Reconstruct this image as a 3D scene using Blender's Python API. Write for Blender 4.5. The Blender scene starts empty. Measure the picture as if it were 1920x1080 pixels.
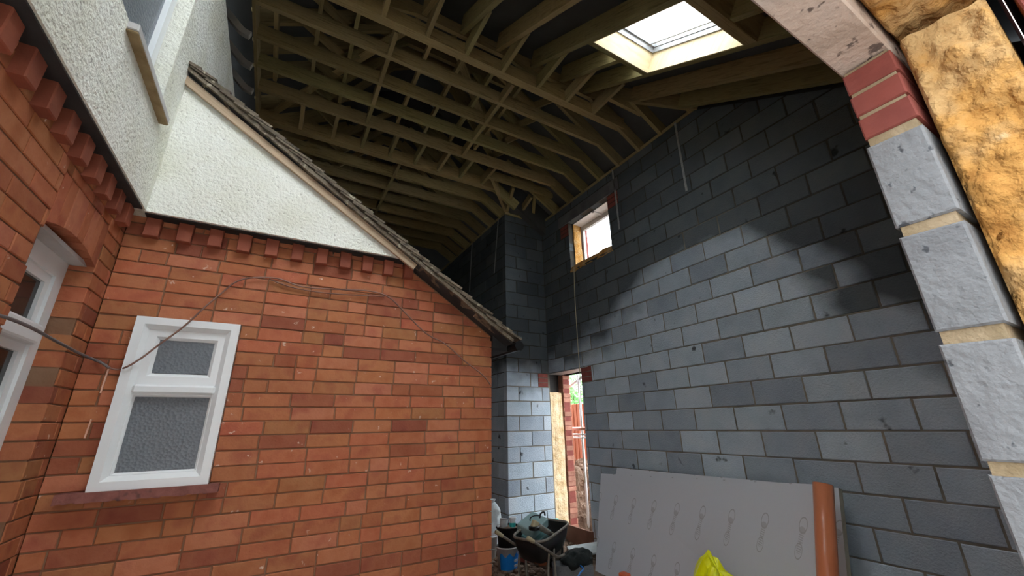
import bpy, bmesh, math, random
from mathutils import Vector, Matrix, noise
random.seed(7)
sc = bpy.context.scene
C = sc.collection
H = 1.55                      # camera height above the floor; geometry is laid out with the eye at the origin, lifted by H at the end
# ------------------------------------------------------------------ camera, sky, light, exposure
cam = bpy.data.objects.new('camera', bpy.data.cameras.new('camera')); C.objects.link(cam)
F_PX = 750.22
cam.data.sensor_width = 36; cam.data.lens = F_PX/1920*36; cam.data.clip_start = .02; cam.data.clip_end = 200
ROWS = ((0.8655275, -0.5005586, -0.0174116), (0.1484634, 0.2896023, -0.9455629), (0.4783521, 0.8158257, 0.3249734))                # world axes seen by the camera (right, down, forward rows)
cam.matrix_world = Matrix(((ROWS[0][0], -ROWS[1][0], -ROWS[2][0], 0), (ROWS[0][1], -ROWS[1][1], -ROWS[2][1], 0), (ROWS[0][2], -ROWS[1][2], -ROWS[2][2], 0), (0, 0, 0, 1)))
sc.camera = cam
w = bpy.data.worlds.new('overcast_sky'); sc.world = w; w.use_nodes = True
nt = w.node_tree; bg = nt.nodes['Background']
tc = nt.nodes.new('ShaderNodeTexCoord'); sp = nt.nodes.new('ShaderNodeSeparateXYZ'); cr = nt.nodes.new('ShaderNodeValToRGB')
nt.links.new(tc.outputs['Generated'], sp.inputs[0]); nt.links.new(sp.outputs['Z'], cr.inputs[0]); nt.links.new(cr.outputs[0], bg.inputs[0])
cr.color_ramp.elements[0].color = (.80, .88, .95, 1); cr.color_ramp.elements[1].color = (.92, .97, 1, 1)
bg.inputs[1].default_value = 4.2
sc.view_settings.view_transform = 'Standard'; sc.view_settings.look = 'None'; sc.view_settings.gamma = 1
sc.view_settings.use_curve_mapping = False; sc.view_settings.exposure = 1.28
def portal(name, loc, rot, sx, sy):
    l = bpy.data.lights.new(name, 'AREA'); l.shape = 'RECTANGLE'; l.size = sx; l.size_y = sy; l.cycles.is_portal = True
    o = bpy.data.objects.new(name, l); C.objects.link(o); o.location = loc; o.rotation_euler = rot
# ------------------------------------------------------------------ materials
MATS = {}
def nodes(name):
    m = bpy.data.materials.new(name); m.use_nodes = True; MATS[name] = m
    return m, m.node_tree, m.node_tree.nodes['Principled BSDF']
def L(nt, a, b): nt.links.new(a, b)
def mat(name, cols, rough=.85, scale=6, detail=5, bump=.3, bscale=60, rnd=0.0, coord='Object', stretch=None, metal=0, spec=.3, spots=None, rndramp=None, bdist=.004, trans=0, ior=1.45, emis=None):
    """noise ramp between colours; rnd = per-object value variation; rndramp = per-object colour ramp multiplied in"""
    m, t, p = nodes(name)
    c = t.nodes.new('ShaderNodeTexCoord'); src = c.outputs[coord]
    if stretch:
        mp = t.nodes.new('ShaderNodeMapping'); mp.inputs['Scale'].default_value = stretch; L(t, src, mp.inputs[0]); src = mp.outputs[0]
    oi = t.nodes.new('ShaderNodeObjectInfo')
    add = t.nodes.new('ShaderNodeVectorMath'); add.operation = 'ADD'; L(t, src, add.inputs[0])
    mul = t.nodes.new('ShaderNodeVectorMath'); mul.operation = 'SCALE'; mul.inputs[0].default_value = (37, 17, 53); L(t, oi.outputs['Random'], mul.inputs['Scale']); L(t, mul.outputs[0], add.inputs[1])
    n = t.nodes.new('ShaderNodeTexNoise'); n.inputs['Scale'].default_value = scale; n.inputs['Detail'].default_value = detail; L(t, add.outputs[0], n.inputs['Vector'])
    r = t.nodes.new('ShaderNodeValToRGB'); L(t, n.outputs['Fac'], r.inputs[0])
    e = r.color_ramp.elements
    e[0].position = .3; e[1].position = .7; e[0].color = (*cols[0], 1); e[1].color = (*cols[-1], 1)
    for i, k in enumerate(cols[1:-1]):
        x = e.new(.3+.4*(i+1)/(len(cols)-1)); x.color = (*k, 1)
    out = r.outputs[0]
    if rndramp:
        q = t.nodes.new('ShaderNodeValToRGB'); L(t, oi.outputs['Random'], q.inputs[0]); q.color_ramp.interpolation = 'LINEAR'
        el = q.color_ramp.elements; el[0].color = (*rndramp[0], 1); el[1].color = (*rndramp[-1], 1)
        for i, k in enumerate(rndramp[1:-1]): el.new((i+1)/(len(rndramp)-1)).color = (*k, 1)
        mx = t.nodes.new('ShaderNodeMix'); mx.data_type = 'RGBA'; mx.blend_type = 'MULTIPLY'; mx.inputs[0].default_value = 1
        L(t, out, mx.inputs[6]); L(t, q.outputs[0], mx.inputs[7]); out = mx.outputs[2]
    if rnd:
        mr = t.nodes.new('ShaderNodeMapRange'); L(t, oi.outputs['Random'], mr.inputs[0]); mr.inputs[3].default_value = 1-rnd; mr.inputs[4].default_value = 1+rnd
        hs = t.nodes.new('ShaderNodeHueSaturation'); L(t, out, hs.inputs['Color']); L(t, mr.outputs[0], hs.inputs['Value']); out = hs.outputs[0]
    if spots:   # (colour, scale, threshold, coordinate scale)
        col, s, th = spots
        n2 = t.nodes.new('ShaderNodeTexNoise'); n2.inputs['Scale'].default_value = s; n2.inputs['Detail'].default_value = 3; L(t, add.outputs[0], n2.inputs['Vector'])
        r2 = t.nodes.new('ShaderNodeValToRGB'); L(t, n2.outputs['Fac'], r2.inputs[0]); r2.color_ramp.elements[0].position = th; r2.color_ramp.elements[1].position = th+.05
        mx = t.nodes.new('ShaderNodeMix'); mx.data_type = 'RGBA'; L(t, r2.outputs[0], mx.inputs[0]); L(t, out, mx.inputs[6]); mx.inputs[7].default_value = (*col, 1); out = mx.outputs[2]
    L(t, out, p.inputs['Base Color'])
    p.inputs['Roughness'].default_value = rough; p.inputs['Metallic'].default_value = metal; p.inputs['Specular IOR Level'].default_value = spec
    p.inputs['Transmission Weight'].default_value = trans; p.inputs['IOR'].default_value = ior
    if bump:
        nb = t.nodes.new('ShaderNodeTexNoise'); nb.inputs['Scale'].default_value = bscale; nb.inputs['Detail'].default_value = 4; L(t, add.outputs[0], nb.inputs['Vector'])
        b = t.nodes.new('ShaderNodeBump'); b.inputs['Strength'].default_value = bump; b.inputs['Distance'].default_value = bdist; L(t, nb.outputs['Fac'], b.inputs['Height']); L(t, b.outputs[0], p.inputs['Normal'])
    return m
brick_m = mat('red_brick', [(.39, .122, .056), (.46, .165, .082), (.36, .105, .058)], scale=9, rough=.8, bump=.35, bscale=90, rnd=.05,
    rndramp=[(1, .92, .9), (.88, 1.05, .9), (.98, .98, .95), (.62, .52, .62), (1.0, 1.0, .85), (1.08, 1.12, 1.25), (.95, 1.03, .9), (1, .85, .9), (.95, 1.05, .9)], spots=((.70, .50, .40), 22, .70))
dent_m = mat('pressed_brick', [(.25, .070, .042), (.33, .10, .058)], scale=12, rough=.8, bump=.3, rnd=.12)
new_brick = mat('new_red_brick', [(.20, .052, .042), (.26, .070, .055)], scale=14, rough=.8, bump=.4, rnd=.1)
pink_brick = mat('pale_pink_brick', [(.30, .13, .09), (.42, .21, .15)], scale=14, rough=.85, bump=.4, rnd=.22)
old_mortar = mat('old_mortar', [(.20, .092, .05), (.27, .16, .10)], scale=5, bump=.5, rough=.95)
block_m = mat('aggregate_block', [(.355, .42, .485), (.41, .48, .545), (.455, .51, .56)], scale=4, rough=.95, bump=.9, bscale=70, rnd=.16, spots=((.09, .10, .11), 5.5, .69), spec=.15, bdist=.006,
    rndramp=[(.80, .80, .82), (.95, .95, .97), (1.0, 1.0, 1.0), (.88, .88, .9), (1.05, 1.05, 1.05), (.95, .96, .95), (1.1, 1.1, 1.1)])
def damp_shade(m):
    """darker upper courses, block by block: wet blockwork, with shade painted in towards the near end"""
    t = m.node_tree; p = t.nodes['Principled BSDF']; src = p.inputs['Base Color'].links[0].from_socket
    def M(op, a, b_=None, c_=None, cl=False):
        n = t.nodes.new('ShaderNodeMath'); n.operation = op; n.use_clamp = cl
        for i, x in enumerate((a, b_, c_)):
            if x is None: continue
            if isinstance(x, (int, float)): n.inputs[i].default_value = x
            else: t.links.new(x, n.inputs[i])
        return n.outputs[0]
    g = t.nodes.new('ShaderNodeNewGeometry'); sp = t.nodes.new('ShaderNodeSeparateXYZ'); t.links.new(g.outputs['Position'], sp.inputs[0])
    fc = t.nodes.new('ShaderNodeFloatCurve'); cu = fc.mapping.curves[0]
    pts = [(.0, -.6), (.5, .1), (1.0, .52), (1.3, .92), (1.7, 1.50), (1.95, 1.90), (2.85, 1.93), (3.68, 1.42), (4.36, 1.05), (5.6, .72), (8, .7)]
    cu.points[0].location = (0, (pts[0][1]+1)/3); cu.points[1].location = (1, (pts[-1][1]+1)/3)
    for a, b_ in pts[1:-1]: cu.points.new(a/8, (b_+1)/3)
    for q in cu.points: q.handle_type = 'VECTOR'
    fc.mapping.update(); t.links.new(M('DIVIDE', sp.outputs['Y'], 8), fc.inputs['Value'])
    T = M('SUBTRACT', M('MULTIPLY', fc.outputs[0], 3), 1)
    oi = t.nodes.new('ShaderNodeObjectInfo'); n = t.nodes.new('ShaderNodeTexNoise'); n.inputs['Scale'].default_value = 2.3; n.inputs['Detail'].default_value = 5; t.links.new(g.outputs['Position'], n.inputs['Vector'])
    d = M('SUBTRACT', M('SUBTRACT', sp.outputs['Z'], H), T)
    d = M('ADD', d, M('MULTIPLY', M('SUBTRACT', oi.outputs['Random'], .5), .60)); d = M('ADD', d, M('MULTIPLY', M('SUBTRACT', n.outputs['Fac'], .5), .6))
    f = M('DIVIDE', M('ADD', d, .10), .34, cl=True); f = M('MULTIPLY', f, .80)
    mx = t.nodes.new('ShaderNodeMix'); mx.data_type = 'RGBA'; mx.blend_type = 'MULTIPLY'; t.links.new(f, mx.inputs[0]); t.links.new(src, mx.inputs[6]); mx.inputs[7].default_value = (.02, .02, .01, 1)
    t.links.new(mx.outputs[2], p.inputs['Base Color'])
block_mortar = mat('grey_mortar', [(.15, .14, .12), (.26, .235, .185)], scale=6, bump=.6, rough=.95)
sand_mortar = mat('sandy_mortar', [(.26, .20, .12), (.38, .30, .20)], scale=25, bump=.8, bscale=120, rough=.95)
damp_shade(block_m); damp_shade(block_mortar)  # wet courses and near-end shade both painted into block and mortar colour
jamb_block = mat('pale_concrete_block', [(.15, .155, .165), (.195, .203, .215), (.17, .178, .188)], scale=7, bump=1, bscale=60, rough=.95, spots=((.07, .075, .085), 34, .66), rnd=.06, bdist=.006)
render_m, t, p = nodes('roughcast_render')
c = t.nodes.new('ShaderNodeTexCoord'); v = t.nodes.new('ShaderNodeTexNoise'); v.inputs['Scale'].default_value = 55; v.inputs['Detail'].default_value = 4; L(t, c.outputs['Object'], v.inputs['Vector'])
n2 = t.nodes.new('ShaderNodeTexNoise'); n2.inputs['Scale'].default_value = 3; n2.inputs['Detail'].default_value = 5; L(t, c.outputs['Object'], n2.inputs['Vector'])
r = t.nodes.new('ShaderNodeValToRGB'); L(t, v.outputs['Fac'], r.inputs[0]); r.color_ramp.elements[0].position = .28; r.color_ramp.elements[1].position = .38
r.color_ramp.elements[0].color = (.50, .49, .43, 1); r.color_ramp.elements[1].color = (.86, .87, .80, 1)
r2 = t.nodes.new('ShaderNodeValToRGB'); L(t, n2.outputs['Fac'], r2.inputs[0]); r2.color_ramp.elements[0].position = .3; r2.color_ramp.elements[1].position = .6
r2.color_ramp.elements[0].color = (.88, .87, .80, 1); r2.color_ramp.elements[1].color = (1, 1, 1, 1)
mx = t.nodes.new('ShaderNodeMix'); mx.data_type = 'RGBA'; mx.blend_type = 'MULTIPLY'; mx.inputs[0].default_value = 1; L(t, r.outputs[0], mx.inputs[6]); L(t, r2.outputs[0], mx.inputs[7]); L(t, mx.outputs[2], p.inputs['Base Color'])
b = t.nodes.new('ShaderNodeBump'); b.inputs['Strength'].default_value = 1; b.inputs['Distance'].default_value = .012; L(t, v.outputs['Fac'], b.inputs['Height']); L(t, b.outputs[0], p.inputs['Normal'])
p.inputs['Roughness'].default_value = .9
wood_m = mat('sawn_softwood', [(.20, .152, .070), (.36, .285, .145), (.28, .215, .105)], scale=2.2, rough=.75, bump=.3, bscale=4, coord='UV', stretch=(2, 40, 1), rnd=.2, rndramp=[(1, .95, .9), (.95, 1.03, .9), (1.08, 1.0, .9), (.8, .8, .82)], spots=((.12, .075, .045), 1.3, .78))
pale_wood = mat('pale_timber', [(.62, .50, .30), (.74, .64, .42)], scale=2.2, rough=.7, bump=.2, bscale=4, coord='UV', stretch=(2, 30, 1), rnd=.05, spots=((.42, .30, .15), 1.1, .68))
board_wood = mat('weathered_bargeboard', [(.40, .29, .19), (.50, .38, .26)], scale=2, rough=.7, bump=.3, bscale=5, coord='UV', stretch=(2, 30, 1))
sill_wood = mat('mossy_sill', [(.22, .155, .075), (.36, .27, .15)], scale=14, rough=.85, bump=.5)
felt_m = mat('roofing_underlay', [(.075, .078, .075), (.10, .102, .10)], scale=3, rough=.6, bump=.3, bscale=12)
dark_m = mat('black_plastic', [(.010, .011, .012), (.018, .018, .02)], rough=.35, bump=.1)
soffit_m = mat('dark_soffit', [(.03, .03, .032), (.05, .05, .05)], rough=.6, bump=.2)
tile_m = mat('lichened_clay_tile', [(.055, .045, .035), (.17, .14, .10), (.09, .07, .055)], scale=18, rough=.95, bump=.9, bscale=60, rnd=.25, spots=((.42, .38, .28), 16, .62))
upvc = mat('white_upvc', [(.82, .86, .88), (.86, .89, .90)], rough=.3, bump=0, spec=.5)
upvc_grey = mat('weathered_white_paint', [(.46, .45, .44), (.62, .61, .60)], rough=.6, bump=.2)
foot_m = mat('grey_painted_rafter_foot', [(.40, .39, .36), (.52, .51, .48)], rough=.8, bump=.2)
terracotta = mat('terracotta_sill', [(.20, .075, .065), (.30, .12, .10)], scale=20, rough=.9, bump=.7, spots=((.10, .05, .05), 9, .64))
def glass(name, base, rough, tr, pat):
    m, t, p = nodes(name)
    c = t.nodes.new('ShaderNodeTexCoord'); v = t.nodes.new('ShaderNodeTexVoronoi'); v.inputs['Scale'].default_value = pat; L(t, c.outputs['Object'], v.inputs['Vector'])
    b = t.nodes.new('ShaderNodeBump'); b.inputs['Strength'].default_value = .8; b.inputs['Distance'].default_value = .004; L(t, v.outputs['Distance'], b.inputs['Height']); L(t, b.outputs[0], p.inputs['Normal'])
    p.inputs['Base Color'].default_value = (*base, 1); p.inputs['Roughness'].default_value = rough; p.inputs['Transmission Weight'].default_value = tr; p.inputs['IOR'].default_value = 1.5
    return m
obscure = glass('obscure_glass', (.21, .24, .27), .35, .25, 75)
dark_glass = glass('dark_glazing', (.03, .035, .035), .08, .3, 3)
m, t, p = nodes('clear_glass'); p.inputs['Base Color'].default_value = (1, 1, 1, 1); p.inputs['Roughness'].default_value = 0; p.inputs['Transmission Weight'].default_value = 1; p.inputs['IOR'].default_value = 1.02
clear = m
concrete = mat('pink_grey_concrete', [(.42, .33, .27), (.56, .45, .38), (.48, .40, .35)], scale=8, rough=.9, bump=.9, bscale=70, spots=((.15, .115, .10), 30, .60), bdist=.005)
grey_conc = mat('grey_concrete', [(.10, .10, .11), (.16, .16, .165)], scale=6, rough=.9, bump=.6)
wool = mat('mineral_wool', [(.36, .165, .045), (.50, .265, .08), (.47, .29, .125), (.54, .36, .17)], scale=9, rough=1, bump=1, bscale=40, bdist=.02, detail=8, spots=((.60, .44, .25), 11, .70), spec=.05)
pale_wool = mat('pale_mineral_wool', [(.50, .33, .16), (.72, .55, .34), (.80, .66, .46)], scale=9, rough=1, bump=.8, bscale=40, bdist=.015, detail=8, spec=.05)
dirt_m = mat('brown_soil', [(.10, .065, .045), (.24, .17, .125), (.17, .12, .09)], scale=5, rough=1, bump=1, bscale=30, bdist=.02, detail=8, spots=((.42, .36, .30), 10, .68))
paving_m = mat('concrete_paving', [(.46, .45, .42), (.56, .55, .52)], scale=3, rough=.9, bump=.4)
foam_edge = mat('cream_foam', [(.58, .56, .44), (.66, .64, .52)], scale=20, rough=.9, bump=.3)
galv = mat('galvanised_steel', [(.34, .35, .36), (.48, .49, .50)], rough=.45, metal=.6, bump=.1, scale=30)
alum = mat('grey_aluminium', [(.36, .37, .38), (.42, .43, .44)], rough=.4, metal=.3, bump=0)
orange_pipe = mat('orange_drain_plastic', [(.62, .20, .09), (.66, .225, .105)], rough=.28, bump=.05, spec=.5)
yellow_m = mat('yellow_polythene', [(.78, .78, .0), (.90, .90, .01)], rough=.35, bump=.1, spec=.5)
red_pl = mat('orange_red_plastic', [(.70, .14, .06), (.74, .18, .08)], rough=.4, bump=0)
cable_m = mat('brown_cable', [(.20, .11, .09), (.30, .17, .13)], rough=.5, bump=0)
gcable_m = mat('grey_cable', [(.13, .115, .115), (.19, .17, .17)], rough=.5, bump=0)
copper = mat('bright_copper_strip', [(.75, .42, .28), (.85, .6, .48)], rough=.35, metal=.3, bump=0)
steel_rim = mat('muddy_steel', [(.22, .20, .17), (.34, .31, .26)], scale=14, rough=.6, metal=.3, bump=.4)
teal_case = mat('pale_teal_plastic', [(.10, .26, .27), (.24, .42, .43)], scale=8, rough=.45, bump=.1)
cyan_m = mat('turquoise_plastic', [(.03, .42, .42), (.05, .50, .48)], rough=.45, bump=.1)
blue_m = mat('bright_blue_print', [(.01, .20, .68), (.02, .26, .75)], rough=.4, bump=0)
white_pl = mat('white_plastic', [(.62, .64, .66), (.74, .75, .76)], rough=.45, bump=.1, scale=12)
grip_m = mat('cream_rubber_grip', [(.50, .44, .27), (.62, .55, .36)], rough=.7, bump=.2)
black_cloth = mat('dark_green_black_cloth', [(.012, .016, .016), (.03, .038, .038)], rough=.9, bump=.8, bscale=20, bdist=.02)
fence_m = mat('red_brown_fence_timber', [(.30, .075, .035), (.44, .13, .06)], scale=2, rough=.8, bump=.3, bscale=5, coord='Object', stretch=(8, 8, 1), rnd=.12)
rust_board = mat('brown_shuttering_ply', [(.16, .07, .045), (.24, .115, .075)], scale=6, rough=.8, bump=.3)
leaf_m = mat('fresh_leaf', [(.10, .30, .07), (.28, .55, .20)], scale=3, rough=.6, bump=0, coord='Object')
bark_m = mat('grey_bark', [(.12, .09, .06), (.2, .16, .11)], rough=.95, bump=.8)
white_pipe = mat('white_gloss_pipe', [(.78, .79, .80), (.82, .83, .84)], rough=.3, bump=0)
pipe_red = mat('faded_red_pipe', [(.60, .24, .17), (.68, .30, .22)], rough=.4, bump=0)
sack_m = mat('pale_woven_sack', [(.42, .48, .50), (.60, .64, .64)], scale=10, rough=.8, bump=.5, spots=((.1, .35, .5), 7, .66))
# foil facing with a printed mark repeated in rows (flat print)
foil, t, p = nodes('printed_foil')
p.inputs['Metallic'].default_value = .15; p.inputs['Roughness'].default_value = .35
uv = t.nodes.new('ShaderNodeUVMap'); uv.uv_map = 'UVMap'
def vm(op, a, bb=None, **k):
    n = t.nodes.new('ShaderNodeVectorMath'); n.operation = op
    for i, x in enumerate((a, bb)):
        if x is None: continue
        if isinstance(x, tuple): n.inputs[i].default_value = x
        else: L(t, x, n.inputs[i])
    return n.outputs[0] if op != 'LENGTH' else n.outputs['Value']
def mt(op, a, bb=None, cc=None):
    n = t.nodes.new('ShaderNodeMath'); n.operation = op
    for i, x in enumerate((a, bb, cc)):
        if x is None: continue
        if isinstance(x, (int, float)): n.inputs[i].default_value = x
        else: L(t, x, n.inputs[i])
    return n.outputs[0]
sx = t.nodes.new('ShaderNodeSeparateXYZ'); L(t, uv.outputs[0], sx.inputs[0])
U_ = mt('SUBTRACT', mt('MODULO', mt('ADD', sx.outputs[0], 10.03), .29), .145)
V_ = mt('SUBTRACT', mt('MODULO', mt('ADD', sx.outputs[1], 10.0-.02), .47), .235)
ca, sa = math.cos(.32), -math.sin(.32)
A_ = mt('ADD', mt('MULTIPLY', U_, ca), mt('MULTIPLY', V_, sa)); B_ = mt('SUBTRACT', mt('MULTIPLY', V_, ca), mt('MULTIPLY', U_, sa))
def ring(v0, rx, ry, th):
    q = mt('SQRT', mt('ADD', mt('POWER', mt('DIVIDE', A_, rx), 2), mt('POWER', mt('DIVIDE', mt('SUBTRACT', B_, v0), ry), 2)))
    return mt('LESS_THAN', mt('ABSOLUTE', mt('SUBTRACT', q, 1)), th)
r1 = ring(.085, .027, .05, .09); r2_ = ring(-.085, .024, .05, .08)
lett = mt('MULTIPLY', mt('LESS_THAN', mt('ABSOLUTE', A_), .016), mt('LESS_THAN', mt('ABSOLUTE', mt('ADD', B_, .035)), .065))
lett = mt('MULTIPLY', lett, mt('GREATER_THAN', mt('SINE', mt('MULTIPLY', B_, 420)), -.1))
dot = mt('LESS_THAN', mt('SQRT', mt('ADD', mt('POWER', A_, 2), mt('POWER', mt('SUBTRACT', B_, .05), 2))), .024)
tot = mt('MINIMUM', mt('ADD', mt('ADD', r1, r2_), mt('ADD', mt('MULTIPLY', lett, .8), mt('MULTIPLY', dot, .7))), 1)
mx = t.nodes.new('ShaderNodeMix'); mx.data_type = 'RGBA'; L(t, mt('MULTIPLY', tot, .42), mx.inputs[0]); mx.inputs[6].default_value = (.68, .71, .77, 1); mx.inputs[7].default_value = (.17, .16, .16, 1); L(t, mx.outputs[2], p.inputs['Base Color'])
nb = t.nodes.new('ShaderNodeTexNoise'); nb.inputs['Scale'].default_value = 6; L(t, uv.outputs[0], nb.inputs['Vector']); b = t.nodes.new('ShaderNodeBump'); b.inputs['Strength'].default_value = .15; b.inputs['Distance'].default_value = .01; L(t, nb.outputs['Fac'], b.inputs['Height']); L(t, b.outputs[0], p.inputs['Normal'])
# ------------------------------------------------------------------ helpers
def tag(o, label=None, cat=None, group=None, kind=None):
    if label: o['label'] = label
    if cat: o['category'] = cat
    if group: o['group'] = group
    if kind: o['kind'] = kind
    return o
def thing(name, label, cat, loc=(0, 0, 0), group=None, kind=None):
    o = bpy.data.objects.new(name, None); C.objects.link(o); o.location = loc; o.empty_display_size = .1
    return tag(o, label, cat, group, kind)
def wloc(o):
    v = Vector((0, 0, 0))
    while o: v += o.location; o = o.parent
    return v
def obj(name, bm, m, parent=None, smooth=False, org=None):
    """link a bmesh laid out in world coordinates as ONE object"""
    base = Vector(org) if org is not None else (wloc(parent) if parent else Vector((0, 0, 0)))
    bmesh.ops.translate(bm, verts=bm.verts, vec=-base)
    bmesh.ops.recalc_face_normals(bm, faces=bm.faces)
    me = bpy.data.meshes.new(name); bm.to_mesh(me); bm.free(); me.materials.append(m)
    if smooth:
        for f in me.polygons: f.use_smooth = True
    o = bpy.data.objects.new(name, me); C.objects.link(o)
    if parent: o.parent = parent; o.location = base-wloc(parent)
    else: o.location = base
    return o
def struct(name, bm, m, parent=None):
    o = obj(name, bm, m, parent)
    if not parent: o['kind'] = 'structure'
    return o
def solid(bm, vs, fs):
    v = [bm.verts.new(x) for x in vs]
    for f in fs: bm.faces.new([v[i] for i in f])
    return v
BOXF = [(0, 1, 3, 2), (4, 6, 7, 5), (0, 4, 5, 1), (2, 3, 7, 6), (0, 2, 6, 4), (1, 5, 7, 3)]
def box(bm, x0, x1, y0, y1, z0, z1):
    return solid(bm, [(x, y, z) for x in (x0, x1) for y in (y0, y1) for z in (z0, z1)], BOXF)
def B(*a):
    bm = bmesh.new(); box(bm, *a); return bm
def bevel(bm, d=.005, seg=1):
    bmesh.ops.bevel(bm, geom=list(bm.edges), offset=d, segments=seg, affect='EDGES', profile=.5); return bm
def beam(p0, p1, wd, dp, bm=None, up=Vector((0, 0, 1)), mid=False):
    """timber whose bottom edge runs p0 -> p1, wd wide, dp deep upwards, grain UV along it"""
    bm = bm or bmesh.new(); p0 = Vector(p0); p1 = Vector(p1); d = (p1-p0); ln = d.length; d.normalize()
    s = d.cross(up); s.normalize(); u = s.cross(d); u.normalize()
    lay = bm.loops.layers.uv.get('UVMap') or bm.loops.layers.uv.new('UVMap')
    o = -dp/2 if mid else 0
    ring = []
    for q in (p0, p1):
        ring.append([bm.verts.new(q+s*a+u*(bb+o)) for a, bb in ((-wd/2, 0), (wd/2, 0), (wd/2, dp), (-wd/2, dp))])
    off = random.random()*9
    for i in range(4):
        j = (i+1) % 4; f = bm.faces.new([ring[0][i], ring[0][j], ring[1][j], ring[1][i]])
        for lp, uvv in zip(f.loops, ((0, i*.15), (0, i*.15+.1), (ln, i*.15+.1), (ln, i*.15))): lp[lay].uv = (uvv[0]+off, uvv[1]+off)
    for r_ in ring: bm.faces.new(r_)
    return bm
def tube(pts, r, seg=8, bm=None, cap=True):
    bm = bm or bmesh.new(); pts = [Vector(q) for q in pts]; prev = None; up = Vector((0, 0, 1))
    rs = r if isinstance(r, (list, tuple)) else [r]*len(pts); n0 = None
    for i, q in enumerate(pts):
        d = (pts[min(i+1, len(pts)-1)]-pts[max(i-1, 0)]).normalized()
        if n0 is None: n0 = d.cross(up if abs(d.z) < .9 else Vector((1, 0, 0))).normalized()
        n0 = (n0-d*n0.dot(d)).normalized(); bn = d.cross(n0)
        ring = [bm.verts.new(q+(n0*math.cos(2*math.pi*k/seg)+bn*math.sin(2*math.pi*k/seg))*rs[i]) for k in range(seg)]
        if prev:
            for k in range(seg): bm.faces.new([prev[k], prev[(k+1) % seg], ring[(k+1) % seg], ring[k]])
        elif cap: bm.faces.new(ring)
        prev = ring
    if cap: bm.faces.new(prev)
    return bm
def smooth_pts(pts, n=6):
    pts = [Vector(q) for q in pts]; out = []
    for i in range(len(pts)-1):
        a = pts[max(i-1, 0)]; b_ = pts[i]; c_ = pts[i+1]; d = pts[min(i+2, len(pts)-1)]
        for k in range(n):
            s = k/n; out.append(.5*((2*b_)+(c_-a)*s+(2*a-5*b_+4*c_-d)*s*s+(3*b_-a-3*c_+d)*s**3))
    out.append(pts[-1]); return out
def lathe(prof, cx, cy, seg=24, bm=None):
    bm = bm or bmesh.new(); prev = None
    for (r_, z) in prof:
        ring = [bm.verts.new((cx+r_*math.cos(2*math.pi*k/seg), cy+r_*math.sin(2*math.pi*k/seg), z)) for k in range(seg)]
        if prev:
            for k in range(seg): bm.faces.new([prev[k], prev[(k+1) % seg], ring[(k+1) % seg], ring[k]])
        else: bm.faces.new(ring)
        prev = ring
    bm.faces.new(prev); return bm
def prism(bm, poly, fr, n0, n1):
    """poly in the (u,v) plane of frame fr=(O,U,N) extruded between n0 and n1 along N"""
    O, U, N = fr; Z = Vector((0, 0, 1))
    a = [bm.verts.new(O+U*u+Z*v+N*n0) for u, v in poly]; b_ = [bm.verts.new(O+U*u+Z*v+N*n1) for u, v in poly]
    bm.faces.new(a); bm.faces.new(b_[::-1])
    for i in range(len(poly)):
        j = (i+1) % len(poly); bm.faces.new([a[i], a[j], b_[j], b_[i]])
def clip(poly, a, b_, c_):
    """keep the side a*u+b*v <= c"""
    out = []
    for i in range(len(poly)):
        p_, q = poly[i], poly[(i+1) % len(poly)]; dp = a*p_[0]+b_*p_[1]-c_; dq = a*q[0]+b_*q[1]-c_
        if dp <= 0: out.append(p_)
        if dp*dq < 0:
            s = dp/(dp-dq); out.append((p_[0]+(q[0]-p_[0])*s, p_[1]+(q[1]-p_[1])*s))
    return out
def subtract(r_, h):
    u0, u1, v0, v1 = r_; a0, a1, b0, b1 = h
    if a0 >= u1-.004 or a1 <= u0+.004 or b0 >= v1-.004 or b1 <= v0+.004: return [r_]
    out = []
    if a0 > u0+.02: out.append((u0, a0, v0, v1))
    if a1 < u1-.02: out.append((a1, u1, v0, v1))
    m0, m1 = max(u0, a0), min(u1, a1)
    if b0 > v0+.02: out.append((m0, m1, v0, b0))
    if b1 < v1-.02: out.append((m0, m1, b1, v1))
    return out
def courses(u0, u1, v0, v1, ln, ht, jt, holes=(), phase=0, mix=0, halfbond=True, vbase=None):
    """rectangles of a running bond between u0..u1, v0..v1, joints left open"""
    out = []; k = 0; v = v0
    while v < v1-.015:
        top = min(v+ht, v1); row = []
        u = u0-(((k+phase) % 2)*(ln+jt)/2 if halfbond else 0)-(random.random()*mix)
        while u < u1:
            l_ = ln if not (mix and random.random() < .22) else (ln-jt)/2
            a, b_ = max(u, u0), min(u+l_, u1)
            if b_-a > .025: row.append((a, b_, v, top))
            u += l_+jt
        for h in holes: row = [q for r_ in row for q in subtract(r_, h)]
        out += row; v += ht+jt; k += 1
    return out
CACHE = {}
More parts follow.
